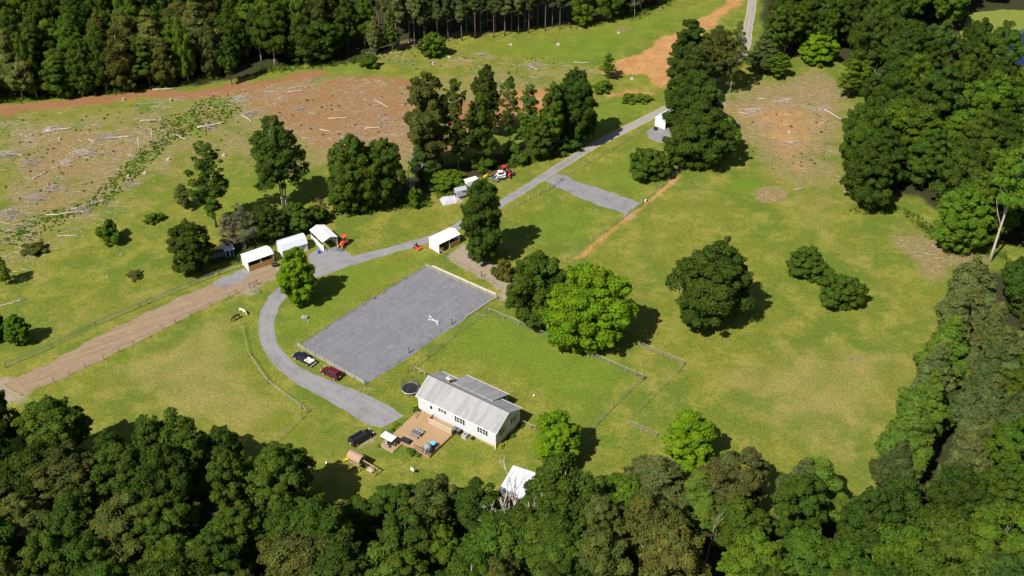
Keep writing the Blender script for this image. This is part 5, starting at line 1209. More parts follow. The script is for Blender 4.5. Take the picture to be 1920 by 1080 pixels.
# trampoline
o = thing('trampoline', 'round black trampoline with a safety net beside the house', 'trampoline', (-20.55, 162.6, 0))
MB().lathe((0, 0, .86), [(1.55, 0), (1.55, .03)], 28).build('mat', M['black_cloth'], o)
b = MB(); n = 28
b.tube([(1.8 * math.cos(6.2832 * k / n), 1.8 * math.sin(6.2832 * k / n), .86) for k in range(n + 1)], .05, 6); b.build('rim', M['white_metal'], o)
b = MB()
for k in range(n):
    a0, a1 = 6.2832 * k / n, 6.2832 * (k + 1) / n
    b.add([(1.56 * math.cos(a0), 1.56 * math.sin(a0), .89), (1.8 * math.cos(a0), 1.8 * math.sin(a0), .92), (1.8 * math.cos(a1), 1.8 * math.sin(a1), .92), (1.56 * math.cos(a1), 1.56 * math.sin(a1), .89)], [(0, 1, 2, 3)])
b.build('pad', M['grey_dark'], o)
lg = None
for k in range(6):
    a = 1.047 * k + .3; x, y = 1.85 * math.cos(a), 1.85 * math.sin(a)
    MB().tube([(x, y, 0), (x, y, 2.5)], .035, 6).build('leg', M['grey_dark'], o)
nb = MB(); R = 1.82
for z in [.95 + .2 * k for k in range(8)] + [2.45]:
    nb.tube([(R * math.cos(6.2832 * k / 24), R * math.sin(6.2832 * k / 24), z) for k in range(25)], .011, 4)
for k in range(48): nb.tube([(R * math.cos(6.2832 * k / 48), R * math.sin(6.2832 * k / 48), .92), (R * math.cos(6.2832 * k / 48), R * math.sin(6.2832 * k / 48), 2.45)], .010, 4)
nb.build('safety_net', M['black_cloth'], o)

# playset
px_, py_ = G(668, 872); PO = (-28.9, 141.5)
o = thing('playset', 'wooden climbing tower with shingled roof, yellow slide and swing beam', 'playset', (*PO, 0), math.radians(-33))
for x in (-1.25, 1.25):
    for y in (-.75, .75): MB().box((x, y, 1.35), (.12, .12, 2.7)).build('leg', M['playwood'], o)
MB().box((0, 0, 1.4), (2.6, 1.6, .12)).build('platform', M['playwood'], o)
b = MB()
for y in (-.75, .75):
    b.beam((-1.25, y, 2.15), (1.25, y, 2.15), .06, .09)
    for k in range(9): b.beam((-1.1 + .27 * k, y, 1.46), (-1.1 + .27 * k, y, 2.12), .04, .04)
b.build('railing', M['wood_dark'], o)
b = MB(); pr = [(-1.05, 2.55), (-.8, 3.0), (-.35, 3.28), (0, 3.35), (.35, 3.28), (.8, 3.0), (1.05, 2.55)]
for (y0, z0), (y1, z1) in zip(pr, pr[1:]): b.slab([(-1.55, y1, z1), (-1.55, y0, z0), (1.55, y0, z0), (1.55, y1, z1)], .05)
b.build('roof', M['playroof'], o)
b = MB()
for i in range(6):
    x0, z0 = -1.3 - .3 * i, 1.42 - .23 * i; b.beam((x0, 0, z0), (x0 - .32, 0, z0 - .245), .5, .04)
    for y in (-.25, .25): b.beam((x0, y, z0 + .08), (x0 - .32, y, z0 - .165), .05, .18)
b.build('slide', M['yellow_paint'], o)
MB().beam((1.2, .1, 2.45), (4.5, -.05, 2.35), .14, .18).build('swing_beam', M['playwood'], o)
MB().beam((4.4, -.35, 0), (4.4, -.08, 2.4), .12, .12).build('leg', M['playwood'], o); MB().beam((4.4, .25, 0), (4.4, -.02, 2.4), .12, .12).build('leg', M['playwood'], o)
gl = MB().box((3.0, .05, .55), (1.3, .55, .07)); gl.box((3.0, .34, .85), (1.3, .05, .5)); gl.build('glider_seat', M['grey_wood'], o)
b = MB()
for x in (2.4, 3.6):
    for y in (-.2, .3): b.beam((x, y, .56), (x, .02, 2.35), .02, .02)
b.build('chain', M['steel'], o)

# ---------------------------------------------------------------- vehicles (x forward)
def wheels(o, xs, hw, r):
    for x in xs:
        for s in (-1, 1):
            w_ = MB().lathe((x, s * (hw - .11), r), [(r * .9, -.11), (r, -.07), (r, .07), (r * .9, .11)], 16, 'y').build('wheel', M['black_rubber'], o)
            MB().lathe((x, s * (hw + .005), r), [(r * .62, -.02), (r * .58, .01)], 12, 'y').build('rim', M['steel'], w_)
def loft(b, prof, hw, taper=()):
    """side outline with a half width per point, closed across the car"""
    k = len(prof); vs = [(x, -h, z) for (x, z), h in zip(prof, hw)] + [(x, h, z) for (x, z), h in zip(prof, hw)]
    b.add(vs, [tuple(range(k)), tuple(range(2 * k - 1, k - 1, -1))] + [(i, i + k, (i + 1) % k + k, (i + 1) % k) for i in range(k)])
def suv(name, label, cat, px, rz, L, paint, rails=True, minivan=False):
    X, Y = G(*px); o = thing(name, label, cat, (X, Y, 0), math.radians(rz)); h = L / 2; W = .96
    b = MB()
    pr = [(-h, .45), (-h + .04, .95), (-h + .10, 1.08), (h - 1.25, 1.08), (h - .35, .98), (h - .05, .82), (h, .45), (h - .25, .32), (-h + .25, .32)]
    loft(b, pr, [W - .06, W - .02, W - .05, W - .05, W - .10, W - .16, W - .12, W - .06, W - .06])
    b.build('body', paint, o, bev=.05, smooth=False)
    b = MB(); g0, g1, r0, r1 = -h + .10, h - 1.22, -h + .42, h - 2.0
    B = [(g0, -W + .07), (g1, -W + .07), (g1, W - .07), (g0, W - .07)]; T = [(r0, -W + .24), (r1, -W + .24), (r1, W - .24), (r0, W - .24)]
    vs = [(x, y, 1.07) for x, y in B] + [(x, y, 1.72) for x, y in T]
    b.add(vs, [(3, 2, 1, 0), (0, 1, 5, 4), (1, 2, 6, 5), (2, 3, 7, 6), (3, 0, 4, 7), (4, 5, 6, 7)])
    cab = b.build('glass_house', M['dark_glass'], o)
    b = MB(); rf = [(x * 1.0, y, 0) for x, y in T]
    b.slab([(r0 - .08, -W + .22, 1.76), (r1 + .06, -W + .22, 1.76), (r1 + .06, W - .22, 1.76), (r0 - .08, W - .22, 1.76)], .06)
    for x in (g0 + .9, (g0 + g1) / 2 + .15):
        for s in (-1, 1): b.beam((x, s * (W - .065), 1.08), (x + .02, s * (W - .235), 1.72), .09, .035)
    for s in (-1, 1):
        b.beam((g1, s * (W - .075), 1.08), (r1, s * (W - .235), 1.72), .07, .06); b.beam((g0, s * (W - .075), 1.08), (r0, s * (W - .235), 1.72), .12, .1)
    b.build('roof', paint, o)
    if rails:
        for s in (-1, 1): MB().beam((r0 + .2, s * (W - .32), 1.79), (r1 - .3, s * (W - .32), 1.79), .05, .05).build('roof_rail', M['grey_dark'], o)
    wheels(o, (-h + .95, h - .95), W - .02, .35)
    for s in (-1, 1):
        MB().box((h - .10, s * .66, .80), (.16, .34, .14)).build('headlight', M['lamp_clear'], o); MB().box((-h + .05, s * .80, 1.0), (.10, .16, .3)).build('tail_light', M['tail_red'], o)
        MB().box((h - 1.45, s * (W + .06), 1.15), (.18, .2, .14)).build('mirror', paint, o)
    MB().box((-h - .01, 0, .8), (.03, .5, .14)).build('licence_plate', M['white_paint'], o)
    MB().box((h - .02, 0, .66), (.06, .9, .2)).build('grille', M['grey_dark'], o)
    return o
suv('parked_car', 'black family car parked on the grass by the playset', 'car', (677.5, 825), 43, 5.0, M['car_black'])
suv('parked_car', 'dark red car parked behind the black pickup by the arena fence', 'car', (622, 704), 146, 4.8, M['car_red'])
def pickup():
    X, Y = G(571, 677); o = thing('pickup_truck', 'black pickup truck with a bed full of pale rubbish bags by the arena fence', 'pickup truck', (X, Y, 0), math.radians(143)); h, W = 2.7, .95; P_ = M['car_blue']
    b = MB(); pr = [(-h, .55), (-h, 1.0), (-.55, 1.02), (h - 1.4, 1.08), (h - .3, 1.0), (h - .03, .85), (h, .5), (h - .2, .4), (-h + .2, .42)]
    # front half solid, bed as a box with walls
    pf = [(-.5, .42), (-.5, 1.04), (h - 1.4, 1.08), (h - .3, 1.0), (h - .03, .85), (h, .5), (h - .2, .4)]
    loft(b, pf, [W - .04, W - .04, W - .05, W - .1, W - .15, W - .1, W - .05]); b.build('body', P_, o, bev=.05)
    b = MB(); g0, g1, r0, r1 = -.5, h - 1.35, -.32, h - 2.05
    vs = [(x, y, 1.05) for x, y in ((g0, -W + .07), (g1, -W + .07), (g1, W - .07), (g0, W - .07))] + [(x, y, 1.68) for x, y in ((r0, -W + .22), (r1, -W + .22), (r1, W - .22), (r0, W - .22))]
    b.add(vs, [(3, 2, 1, 0), (0, 1, 5, 4), (1, 2, 6, 5), (2, 3, 7, 6), (3, 0, 4, 7), (4, 5, 6, 7)]); b.build('glass_house', M['dark_glass'], o)
    b = MB(); b.slab([(r0 - .06, -W + .2, 1.73), (r1 + .06, -W + .2, 1.73), (r1 + .06, W - .2, 1.73), (r0 - .06, W - .2, 1.73)], .05)
    for s in (-1, 1):
        for xa, xb in ((g0, r0), (g1, r1), (.45, .47)): b.beam((xa, s * (W - .075), 1.06), (xb, s * (W - .225), 1.68), .09, .05)
    b.build('roof', P_, o)
    b = MB()
    for s in (-1, 1): b.box((-1.62, s * (W - .09), .78), (2.16, .12, .56))
    b.box((-h + .04, 0, .80), (.08, 2 * W - .12, .5)); b.box((-.55, 0, .78), (.07, 2 * W - .3, .56)); b.box((-1.62, 0, .55), (2.1, 2 * W - .3, .08)); b.build('bed', P_, o)
    MB().box((-h - .07, 0, .5), (.14, 1.7, .16)).build('bumper', M['chrome'], o)
    wheels(o, (-h + 1.05, h - .95), W, .37)
    for s in (-1, 1):
        MB().box((h - .12, s * .66, .82), (.16, .34, .16)).build('headlight', M['lamp_clear'], o); MB().box((-h + .0, s * (W - .12), .85), (.08, .14, .34)).build('tail_light', M['tail_red'], o)
        MB().box((h - 1.55, s * (W + .06), 1.16), (.18, .2, .16)).build('mirror', M['black_rubber'], o)
    return o
pk = pickup()
def bag(label, loc, r, mat, sd):
    me = bpy.data.meshes.new('bag'); bm = bmesh.new(); bmesh.ops.create_icosphere(bm, subdivisions=2, radius=1); q = random.Random(sd)
    for v in bm.verts: k = 1 + q.uniform(-.2, .2); v.co = (v.co.x * r[0] * k, v.co.y * r[1] * k, max(-.7, v.co.z) * r[2] * k)
    bm.to_mesh(me); bm.free(); o = link('rubbish_bag', me, mat); o.location = pk.location + Matrix.Rotation(pk.rotation_euler.z, 3, 'Z') @ Vector(loc); tag(o, label, 'bag', 'bags in the pickup bed'); return o
bag('white bag at the front of the pickup bed, arena side', (-1.0, -.35, .85), (.42, .36, .36), M['white_paint'], 1)
bag('cream bag at the front of the pickup bed, drive side', (-.95, .42, .85), (.4, .36, .34), M['horse_cream'], 2)
bag('white bag at the tail of the pickup bed, arena side', (-1.9, -.4, .85), (.5, .38, .34), M['white_paint'], 3)
bag('grey bag in the middle of the pickup bed', (-1.6, .05, .92), (.3, .3, .3), M['grey_tarp'], 4)
bag('yellowish bag at the tail of the pickup bed, drive side', (-1.9, .42, .84), (.5, .36, .3), M['horse_cream'], 5)
# tractors, mower, machines
def tractor(label, px, rz, col, loader=True, sc_=1.0, canopy=False):
    X, Y = G(*px); o = thing('tractor', label, 'tractor', (X, Y, 0), math.radians(rz)); o.scale = (sc_,) * 3
    MB().box((.75, 0, 1.0), (1.5, .62, .62), taper=.9).build('hood', col, o, bev=.05)
    MB().box((-.4, 0, .75), (1.3, .6, .5)).build('body', M['grey_dark'], o)
    for s in (-1, 1):
        MB().box((-.75, s * .68, 1.22), (.95, .36, .1)).build('fender', col, o, bev=.03)
        w_ = MB().lathe((-.75, s * .72, .66), [(.55, -.18), (.66, -.12), (.66, .12), (.55, .18)], 18, 'y').build('wheel', M['black_rubber'], o); MB().lathe((-.75, s * .9, .66), [(.32, -.04), (.3, .02)], 12, 'y').build('rim', col, w_)
        w_ = MB().lathe((1.2, s * .62, .38), [(.3, -.12), (.38, -.08), (.38, .08), (.3, .12)], 14, 'y').build('wheel', M['black_rubber'], o); MB().lathe((1.2, s * .75, .38), [(.18, -.02), (.17, .02)], 10, 'y').build('rim', col, w_)
    st = MB().box((-.6, 0, 1.15), (.5, .5, .12)); st.box((-.85, 0, 1.42), (.1, .5, .5)); st.build('seat', M['black_rubber'], o)
    MB().beam((.0, 0, 1.1), (-.2, 0, 1.5), .05, .05).build('steering_column', M['grey_dark'], o)
    b = MB()
    for s in (-1, 1): b.beam((-1.05, s * .5, 1.0), (-1.05, s * .5, 2.3), .07, .07)
    b.beam((-1.05, -.53, 2.3), (-1.05, .53, 2.3), .07, .07); b.build('roll_bar', M['grey_dark'], o)
    if canopy: MB().box((-.6, 0, 2.38), (1.3, 1.25, .08)).build('canopy', col, o, bev=.03)
    if loader:
        b = MB()
        for s in (-1, 1): b.beam((-.1, s * .5, 1.25), (1.6, s * .5, 1.0), .1, .14); b.beam((1.6, s * .5, 1.0), (2.2, s * .5, .35), .1, .12)
        b.build('loader_arm', col, o); b = MB(); b.slab([(2.75, -.8, .08), (2.2, -.8, .08), (2.2, .8, .08), (2.75, .8, .08)], .05); b.box((2.22, 0, .38), (.06, 1.6, .6)); b.build('bucket', M['grey_dark'], o)
    return o
tractor('orange red tractor parked beside the open white carport', (645, 460), 250, M['orange_paint'], canopy=True)
tractor('bright red tractor with a canopy at the back of the parked machines', (941, 327), 200, M['red_paint'], canopy=True)
tractor('smaller red tractor at the right end of the parked machines', (957, 331), 250, M['red_paint'], loader=False, sc_=.9)
tractor('yellow tractor beside the trees left of the parked machines', (914, 334), 220, M['yellow_paint'], loader=False, sc_=.85)
def skid():
    X, Y = G(939, 335); o = thing('skid_loader', 'white tracked loader in front of the red tractors', 'loader', (X, Y, 0), math.radians(190))
    MB().box((-.2, 0, 1.05), (2.2, 1.15, .9)).build('body', M['white_paint'], o, bev=.08)
    for s in (-1, 1):
        b = MB(); b.prism([(-1.3, .25), (-1.1, .55), (1.0, .55), (1.25, .3), (1.0, .05), (-1.1, .05)], s * .62, s * .98); b.build('track', M['black_rubber'], o)
        b = MB(); b.beam((-1.2, s * .72, 1.6), (.9, s * .72, 1.35), .14, .2); b.beam((.9, s * .72, 1.35), (1.5, s * .72, .45), .14, .2); b.build('loader_arm', M['white_paint'], o)
    cb = MB().box((.1, 0, 1.75), (1.3, 1.0, .9)).build('cab', M['dark_glass'], o, bev=.05); MB().box((.1, 0, 2.23), (1.35, 1.05, .08)).build('cab_roof', M['white_paint'], cb)
    b = MB(); b.box((1.75, 0, .3), (.5, 1.7, .5)); b.build('bucket', M['grey_dark'], o)
skid()
def mower(label, px, rz, col):
    X, Y = G(*px); o = thing('riding_mower', label, 'mower', (X, Y, 0), math.radians(rz))
    MB().box((.45, 0, .3), (1.1, 1.4, .22)).build('cutting_deck', col, o, bev=.05); MB().box((-.45, 0, .55), (.9, .7, .4)).build('engine', M['grey_dark'], o, bev=.05)
    st = MB().box((-.05, 0, .75), (.5, .55, .12)); st.box((-.32, 0, 1.05), (.1, .55, .55)); st.build('seat', M['black_rubber'], o)
    for s in (-1, 1):
        MB().lathe((-.5, s * .55, .33), [(.28, -.14), (.33, -.1), (.33, .1), (.28, .14)], 14, 'y').build('wheel', M['black_rubber'], o); MB().lathe((1.05, s * .5, .18), [(.16, -.07), (.18, 0), (.16, .07)], 12, 'y').build('wheel', M['black_rubber'], o)
        MB().box((-.1, s * .5, .62), (.9, .2, .16)).build('fender', col, o, bev=.03)
        MB().tube([(.3, s * .25, .6), (.4, s * .3, 1.1), (.2, s * .15, 1.2)], .025, 6).build('control_lever', M['black_rubber'], o)
    MB().tube([(-.6, -.45, .6), (-.65, -.45, 1.7), (-.65, .45, 1.7), (-.6, .45, .6)], .035, 6).build('roll_bar', M['grey_dark'], o)
mower('red riding mower on the grass between the drive and the shelter', (783, 466), -40, M['orange_paint'])
mower('small green riding mower among the parked machines', (922, 335), 160, M['green_paint'])
def implement():
    X, Y = G(929, 339); o = thing('mowing_implement', 'dark mowing implement on the grass in front of the machines', 'farm implement', (X, Y, 0), math.radians(-20))
    MB().box((0, 0, .35), (2.0, 1.2, .3)).build('housing', M['grey_dark'], o, bev=.06); MB().beam((-1.0, 0, .4), (-1.7, 0, .55), .12, .12).build('drawbar', M['steel'], o)
    for s in (-1, 1): MB().lathe((.9, s * .65, .25), [(.2, -.08), (.25, 0), (.2, .08)], 12, 'y').build('wheel', M['black_rubber'], o)
implement()
# tarped heap and grey box trailer
def heap():
    X, Y = G(846, 376); o = thing('tarped_heap', 'heap under a grey white tarp beside the trees', 'heap', (X, Y, 0), .35)
    me = bpy.data.meshes.new('tarp'); bm = bmesh.new(); bmesh.ops.create_grid(bm, x_segments=18, y_segments=12, size=1)
    for v in bm.verts:
        x, y = v.co.x * 2.7, v.co.y * 1.8; r = max(abs(v.co.x), abs(v.co.y)); v.co = (x, y, .03 + max(0, (1 - r ** 2.2)) * (1.35 + .7 * (float(fbm(x * .9 + 5, y * .9 + 2)) - .5)))
    bm.to_mesh(me); bm.free(); link('tarp', me, M['grey_tarp'], o)
    b = MB()
    for k in range(5): b.lathe((-.6 + .5 * k, .5 + .2 * (k % 2), 1.38), [(.32, 0), (.34, .1), (.3, .16)], 10)
    b.build('weight_tyre', M['black_rubber'], o)
heap()
def box_trailer(label, px, rz, L, H, mat, cat='trailer'):
    X, Y = G(*px); o = thing('box_trailer', label, cat, (X, Y, 0), math.radians(rz))
    b = MB().box((0, 0, .5 + H / 2), (L, 1.9, H)).build('body', mat, o, bev=.06); MB().box((L * .1, -.955, .5 + H * .7), (.9, .03, .35)).build('window', M['dark_glass'], o)
    for x in (-.35, .45):
        for s in (-1, 1): MB().lathe((x, s * .98, .33), [(.28, -.1), (.33, -.06), (.33, .06), (.28, .1)], 14, 'y').build('wheel', M['black_rubber'], o)
    MB().beam((L / 2, 0, .45), (L / 2 + 1.1, 0, .45), .12, .1).build('drawbar', M['grey_dark'], o)
box_trailer('grey box trailer with a small dark window behind the tarped heap', (865, 368), 25, 3.2, 1.9, M['grey_tarp'])
box_trailer('white box trailer half hidden behind the tall dark oval tree', (884, 350), 30, 3.6, 1.8, M['white_paint'])
o = thing('cardboard_pile', 'small pile of tan boxes beside the tarped heap', 'boxes', (*G(858, 381), 0), .4)
b = MB().box((0, 0, .25), (.9, .7, .5)); b.box((.6, -.3, .2), (.6, .5, .4), .4); b.box((.1, .05, .68), (.6, .5, .36), .3); b.build('boxes', M['cardboard'], o)

# ---------------------------------------------------------------- sheds
def shell(o, L, W, ze, zr, open_front=False, wallm=None, ends=True, back=True, ov=.15, roofm=None, arch=False):
    wm = wallm or M['wall_metal']; sl_ = (zr - ze) / (W / 2 + ov)
    zt_ = ze + ov * sl_ - .06
    if back: MB().box((L / 2, W - .03, (ze - .05) / 2), (L - .13, .06, ze - .05)).build('back_wall', wm, o)
    if ends:
        for x in (0, L):
            b = MB(); pr = [(0, 0), (W, 0), (W, zt_), (W / 2, zr - .07), (0, zt_)]
            vs = [(x - .03, y, z) for y, z in pr] + [(x + .03, y, z) for y, z in pr]
            b.add(vs, [(0, 1, 2, 3, 4), (9, 8, 7, 6, 5)] + [(i, i + 5, (i + 1) % 5 + 5, (i + 1) % 5) for i in range(5)]); b.build('end_wall', wm, o)
    b = MB()
    m1 = (W / 2 - .55, zr - .06); m2 = (W / 2 + .55, zr - .06)
    b.slab([(-ov, -ov, ze), (L + ov, -ov, ze), (L + ov, W / 2, zr), (-ov, W / 2, zr)], .06); b.slab([(L + ov, W + ov, ze), (-ov, W + ov, ze), (-ov, W / 2, zr), (L + ov, W / 2, zr)], .06)
    r = b.build('roof', roofm or M['roof_metal'], o)
    return r
def runin(label, p, L, W, ze, zr, a, gate, boards):
    o = thing('run_in_shed', label, 'shed', (*p, 0), a)
    shell(o, L, W, ze, zr)
    for x in (.06, L / 2, L - .06): MB().box((x, .06, (ze - .12) / 2), (.12, .12, ze - .12)).build('post', M['white_metal'], o)
    MB().box((L / 2, .06, ze - .14), (L - .1, .08, .16)).build('header', M['white_metal'], o)
    for x0, x1 in boards:
        MB().box(((x0 + x1) / 2, -.02, .72), (x1 - x0, .06, 1.3)).build('kickboard', M['kick_plank'], o)
    MB().box((L / 2, W - .12, .65), (L - .2, .05, 1.25)).build('inner_lining', M['kick_wood'], o)
    MB().box((L / 2, W / 2 + .1, .65), (.06, W - .4, 1.25)).build('partition', M['kick_wood'], o)
    MB().box((L / 2, W / 2, .015), (L - .2, W - .2, .03)).build('dirt_floor', M['soil_inside'], o)
    if gate:
        b = MB(); b.beam((L * .56, -.06, .2), (L * .78, -.06, 1.3), .05, .1); b.beam((L * .97, -.06, .2), (L * .78, -.06, 1.3), .05, .1); b.build('gate_brace', M['wood_dark'], o)
    return o
runin('white run-in shed with a full brown board front heading the dirt track', (-61.65, 204.74), 6.44, 3.96, 2.66, 3.44, .612, False, ((.13, 3.15), (3.29, 6.3)))
runin('white shelter with brown wooden gates beside the tall dark oval tree', (-17.46, 212.17), 6.46, 3.81, 2.78, 3.53, .74, True, ((.14, 1.3), (3.3, 6.3)))
o = thing('run_in_shed', 'small white metal shelter far up the drive, half under the tree line', 'shed', (44.18, 276.2, 0), .871); shell(o, 6.07, 3.51, 2.7, 3.25)
for x in (.06, 5.95): MB().box((x, .06, 1.25), (.12, .12, 2.5)).build('post', M['white_metal'], o)
MB().box((3, .06, 2.55), (5.9, .08, .18)).build('header', M['white_metal'], o)
o = thing('water_trough', 'dark water trough on the gravel by the far shelter', 'trough', (*G(1229, 243), 0), .2)
MB().lathe((0, 0, 0), [(.55, 0), (.65, .55), (.6, .56), (.52, .1)], 16).build('tank', M['black_rubber'], o)
# barn-roofed shed
WL, WW, we, wr = 6.35, 3.63, 2.2, 3.73
o = thing('garden_shed', 'white garden shed with a bluish barn-style metal roof between the run-in shed and the carport', 'shed', (-54.62, 210.33, 0), .555)
gp_ = [(0, 0), (WW, 0), (WW, we), (WW - .75, we + 1.15), (WW / 2, wr), (.75, we + 1.15), (0, we)]
b = MB(); k = 7; vs = [(0, y, z) for y, z in gp_] + [(WL, y, z) for y, z in gp_]
b.add(vs, [tuple(range(k))[::-1], tuple(range(k, 2 * k))] + [(i, (i + 1) % k, (i + 1) % k + k, i + k) for i in range(k)]); b.build('wall', M['siding'], o)
b = MB(); rp = [(-.18, we - .12), (.70, we + 1.22), (WW / 2, wr + .1), (WW - .70, we + 1.22), (WW + .18, we - .12)]
for (y0, z0), (y1, z1) in zip(rp, rp[1:]): b.slab([(-.12, y0, z0), (WL + .12, y0, z0), (WL + .12, y1, z1), (-.12, y1, z1)], .06)
b.build('roof', M['roof_metal_blue'], o)
def sh_win(x, w, h, z):
    f = MB()
    for a0, a1, z0, z1 in ((x - w / 2 - .08, x + w / 2 + .08, z + h / 2, z + h / 2 + .08), (x - w / 2 - .08, x + w / 2 + .08, z - h / 2 - .08, z - h / 2), (x - w / 2 - .08, x - w / 2, z - h / 2, z + h / 2), (x + w / 2, x + w / 2 + .08, z - h / 2, z + h / 2), (x - .03, x + .03, z - h / 2, z + h / 2)):
        f.box(((a0 + a1) / 2, -.035, (z0 + z1) / 2), (a1 - a0, .06, z1 - z0))
    f = f.build('window', M['white_paint'], o); MB().box((x, -.012, z), (w, .024, h)).build('pane', M['dark_glass'], f)
sh_win(.95, .75, .7, 1.35); sh_win(5.4, .8, .7, 1.35)
d_ = MB().box((3.1, -.03, 1.0), (1.6, .06, 1.9)).build('door', M['coop_grey'], o); MB().box((3.1, -.065, 1.0), (.06, .02, 1.85)).build('door_trim', M['white_paint'], d_)
# open carport
CL, CW, ce, cr_ = 6.42, 3.9, 2.81, 3.57
o = thing('open_carport', 'open white metal carport with a boarded left side', 'carport', (-49.12, 218.3, 0), -.939)
shell(o, CL, CW, ce, cr_, ends=False, back=False)
MB().box((CL / 2, .03, .75), (CL, .06, 1.5)).build('side_panel', M['white_metal'], o); MB().box((CL / 2, CW - .03, 1.35), (CL - .2, .05, 2.6)).build('side_panel', M['wall_metal'], o)
MB().box((.03, CW / 2, 1.35), (.06, CW - .2, 2.6)).build('end_panel', M['soil_inside'], o)
for x in (.06, CL / 2, CL - .06):
    for y in (.12, CW - .12): MB().box((x, y, (ce - .1) / 2), (.09, .09, ce - .1)).build('post', M['white_metal'], o)
b = MB(); x = CL + .1; b.add([(x, -.1, ce - .02), (x, CW + .1, ce - .02), (x, CW / 2, cr_ - .08), (x + .03, -.1, ce - .02), (x + .03, CW + .1, ce - .02), (x + .03, CW / 2, cr_ - .08)], [(0, 1, 2), (5, 4, 3), (0, 3, 4, 1), (1, 4, 5, 2), (2, 5, 3, 0)])
b.build('gable_panel', M['grey_dark'], o)
o = thing('lumber_stack', 'stack of pale lumber inside the open carport', 'lumber', (-45.9, 214.8, 0), -.939)
b = MB()
for k in range(6): b.box((0, .12 * (k % 3) - .1, .12 + .22 * (k // 3)), (3.6, .11, .2))
b.build('boards', M['pale_wood'], o)
# grey shed with window doors and dark flatbed trailer under the tree
o = thing('small_shed', 'small blue grey shed with two tall dark windows in the tree shade', 'shed', (*G(424, 484), 0), .45)
MB().box((1.05, 1.0, 1.1), (2.1, 2.0, 2.2)).build('wall', M['coop_grey'], o)
b = MB(); b.slab([(-.2, -.25, 2.25), (2.3, -.25, 2.25), (2.3, 2.25, 2.5), (-.2, 2.25, 2.5)], .08); b.build('roof', M['roof_metal_blue'], o)
for x in (.55, 1.55):
    f = MB().box((x, -.03, 1.1), (.85, .06, 1.8)).build('window', M['white_paint'], o); MB().box((x, -.07, 1.1), (.68, .03, 1.6)).build('pane', M['dark_glass'], f)
o = thing('flatbed_trailer', 'dark flatbed trailer parked in the shade left of the grey shed', 'trailer', (*G(405, 484), 0), .45)
MB().box((0, 0, .65), (4.6, 2.0, .14)).build('bed', M['grey_dark'], o)
for x in (-.5, .4):
    for s in (-1, 1): MB().lathe((x, s * 1.06, .35), [(.3, -.1), (.35, -.06), (.35, .06), (.3, .1)], 14, 'y').build('wheel', M['black_rubber'], o)
MB().beam((-2.3, 0, .6), (-3.4, 0, .5), .12, .1).build('drawbar', M['grey_dark'], o)
b = MB()
for s in (-1, 1): b.beam((-2.25, s * .98, 1.15), (2.25, s * .98, 1.15), .06, .06)
for x in (-2.2, 0, 2.2):
    for s in (-1, 1): b.beam((x, s * .98, .7), (x, s * .98, 1.15), .06, .06)
b.build('side_rail', M['grey_dark'], o)
# tin-roofed shed in the near wood
o = thing('tin_roofed_shed', 'shed with a plain pale tin roof half hidden by the near wood', 'shed', (-2.2, 133.4, 0), math.radians(-23))
MB().box((2.2, 2.9, 1.15), (4.0, 6.2, 2.3)).build('wall', M['grey_wood'], o)
b = MB(); b.slab([(-.1, -.5, 2.55), (4.6, -.5, 2.4), (4.6, 6.4, 2.4), (-.1, 6.4, 2.55)], .06); b.build('roof', M['roof_metal_blue'], o)
o = thing('plastic_sheet_pile', 'pile of white plastic sheeting beside the tin roof', 'heap', (*G(986, 935), 0), .3)
me = bpy.data.meshes.new('sheet'); bm = bmesh.new(); bmesh.ops.create_grid(bm, x_segments=14, y_segments=10, size=1)
for v in bm.verts: x, y = v.co.x * 1.8, v.co.y * 1.3; r = max(abs(v.co.x), abs(v.co.y)); v.co = (x, y, .03 + max(0, 1 - r ** 2) * (.7 + 1.1 * (float(fbm(x * 1.7, y * 1.7)) - .5)))
bm.to_mesh(me); bm.free(); link('sheeting', me, M['white_paint'], o)
# jump in the arena
X, Y = G(813.5, 604); o = thing('horse_jump', 'white crossed-pole horse jump in the riding arena', 'jump', (X, Y, 0), math.radians(-42))
for s in (-1, 1):
    b = MB(); b.box((s * 1.35, 0, .65), (.1, .1, 1.3)); b.box((s * 1.35, 0, .05), (.1, .8, .1)); b.beam((s * 1.35, .35, .08), (s * 1.35, 0, .6), .06, .06); b.beam((s * 1.35, -.35, .08), (s * 1.35, 0, .6), .06, .06); b.build('stand', M['white_paint'], o)
    MB().tube([(s * 1.3, -.09 * s, .95), (-s * 1.3, -.09 * s, .12)], .06, 8).build('pole', M['white_paint'], o)
# small things
def lathe_thing(name, label, cat, px, prof, mat, parts=(), n=14):
    o = thing(name, label, cat, (*G(*px), 0)); MB().lathe((0, 0, 0), prof, n).build('body', mat, o)
    for pn, pc, pf, pm in parts: MB().lathe(pc, pf, n).build(pn, pm, o)
lathe_thing('plastic_barrel', 'blue plastic barrel at the front of the open carport', 'barrel', (598, 475), [(.28, 0), (.33, .15), (.33, .75), (.28, .9)], M['blue_plastic'], (('lid', (0, 0, .9), [(.27, 0), (.25, .04)], M['blue_plastic']),))
lathe_thing('bucket', 'white bucket hanging by the footpath fence post', 'bucket', (1210, 378), [(.22, 0), (.3, .55), (.27, .55), (.2, .08)], M['white_paint'], (('feed_pan', (.3, .3, 0), [(.3, 0), (.38, .25)], M['black_rubber']),))
o = thing('wheelbarrow', 'black wheelbarrow at the right end of the run-in shed', 'wheelbarrow', (*G(516, 500), 0), .4)
b = MB(); vs = [(x * .55, y * .35, .35) for x, y in ((-1, -1), (1, -1), (1, 1), (-1, 1))] + [(x * .8, y * .5, .75) for x, y in ((-1, -1), (1, -1), (1, 1), (-1, 1))]
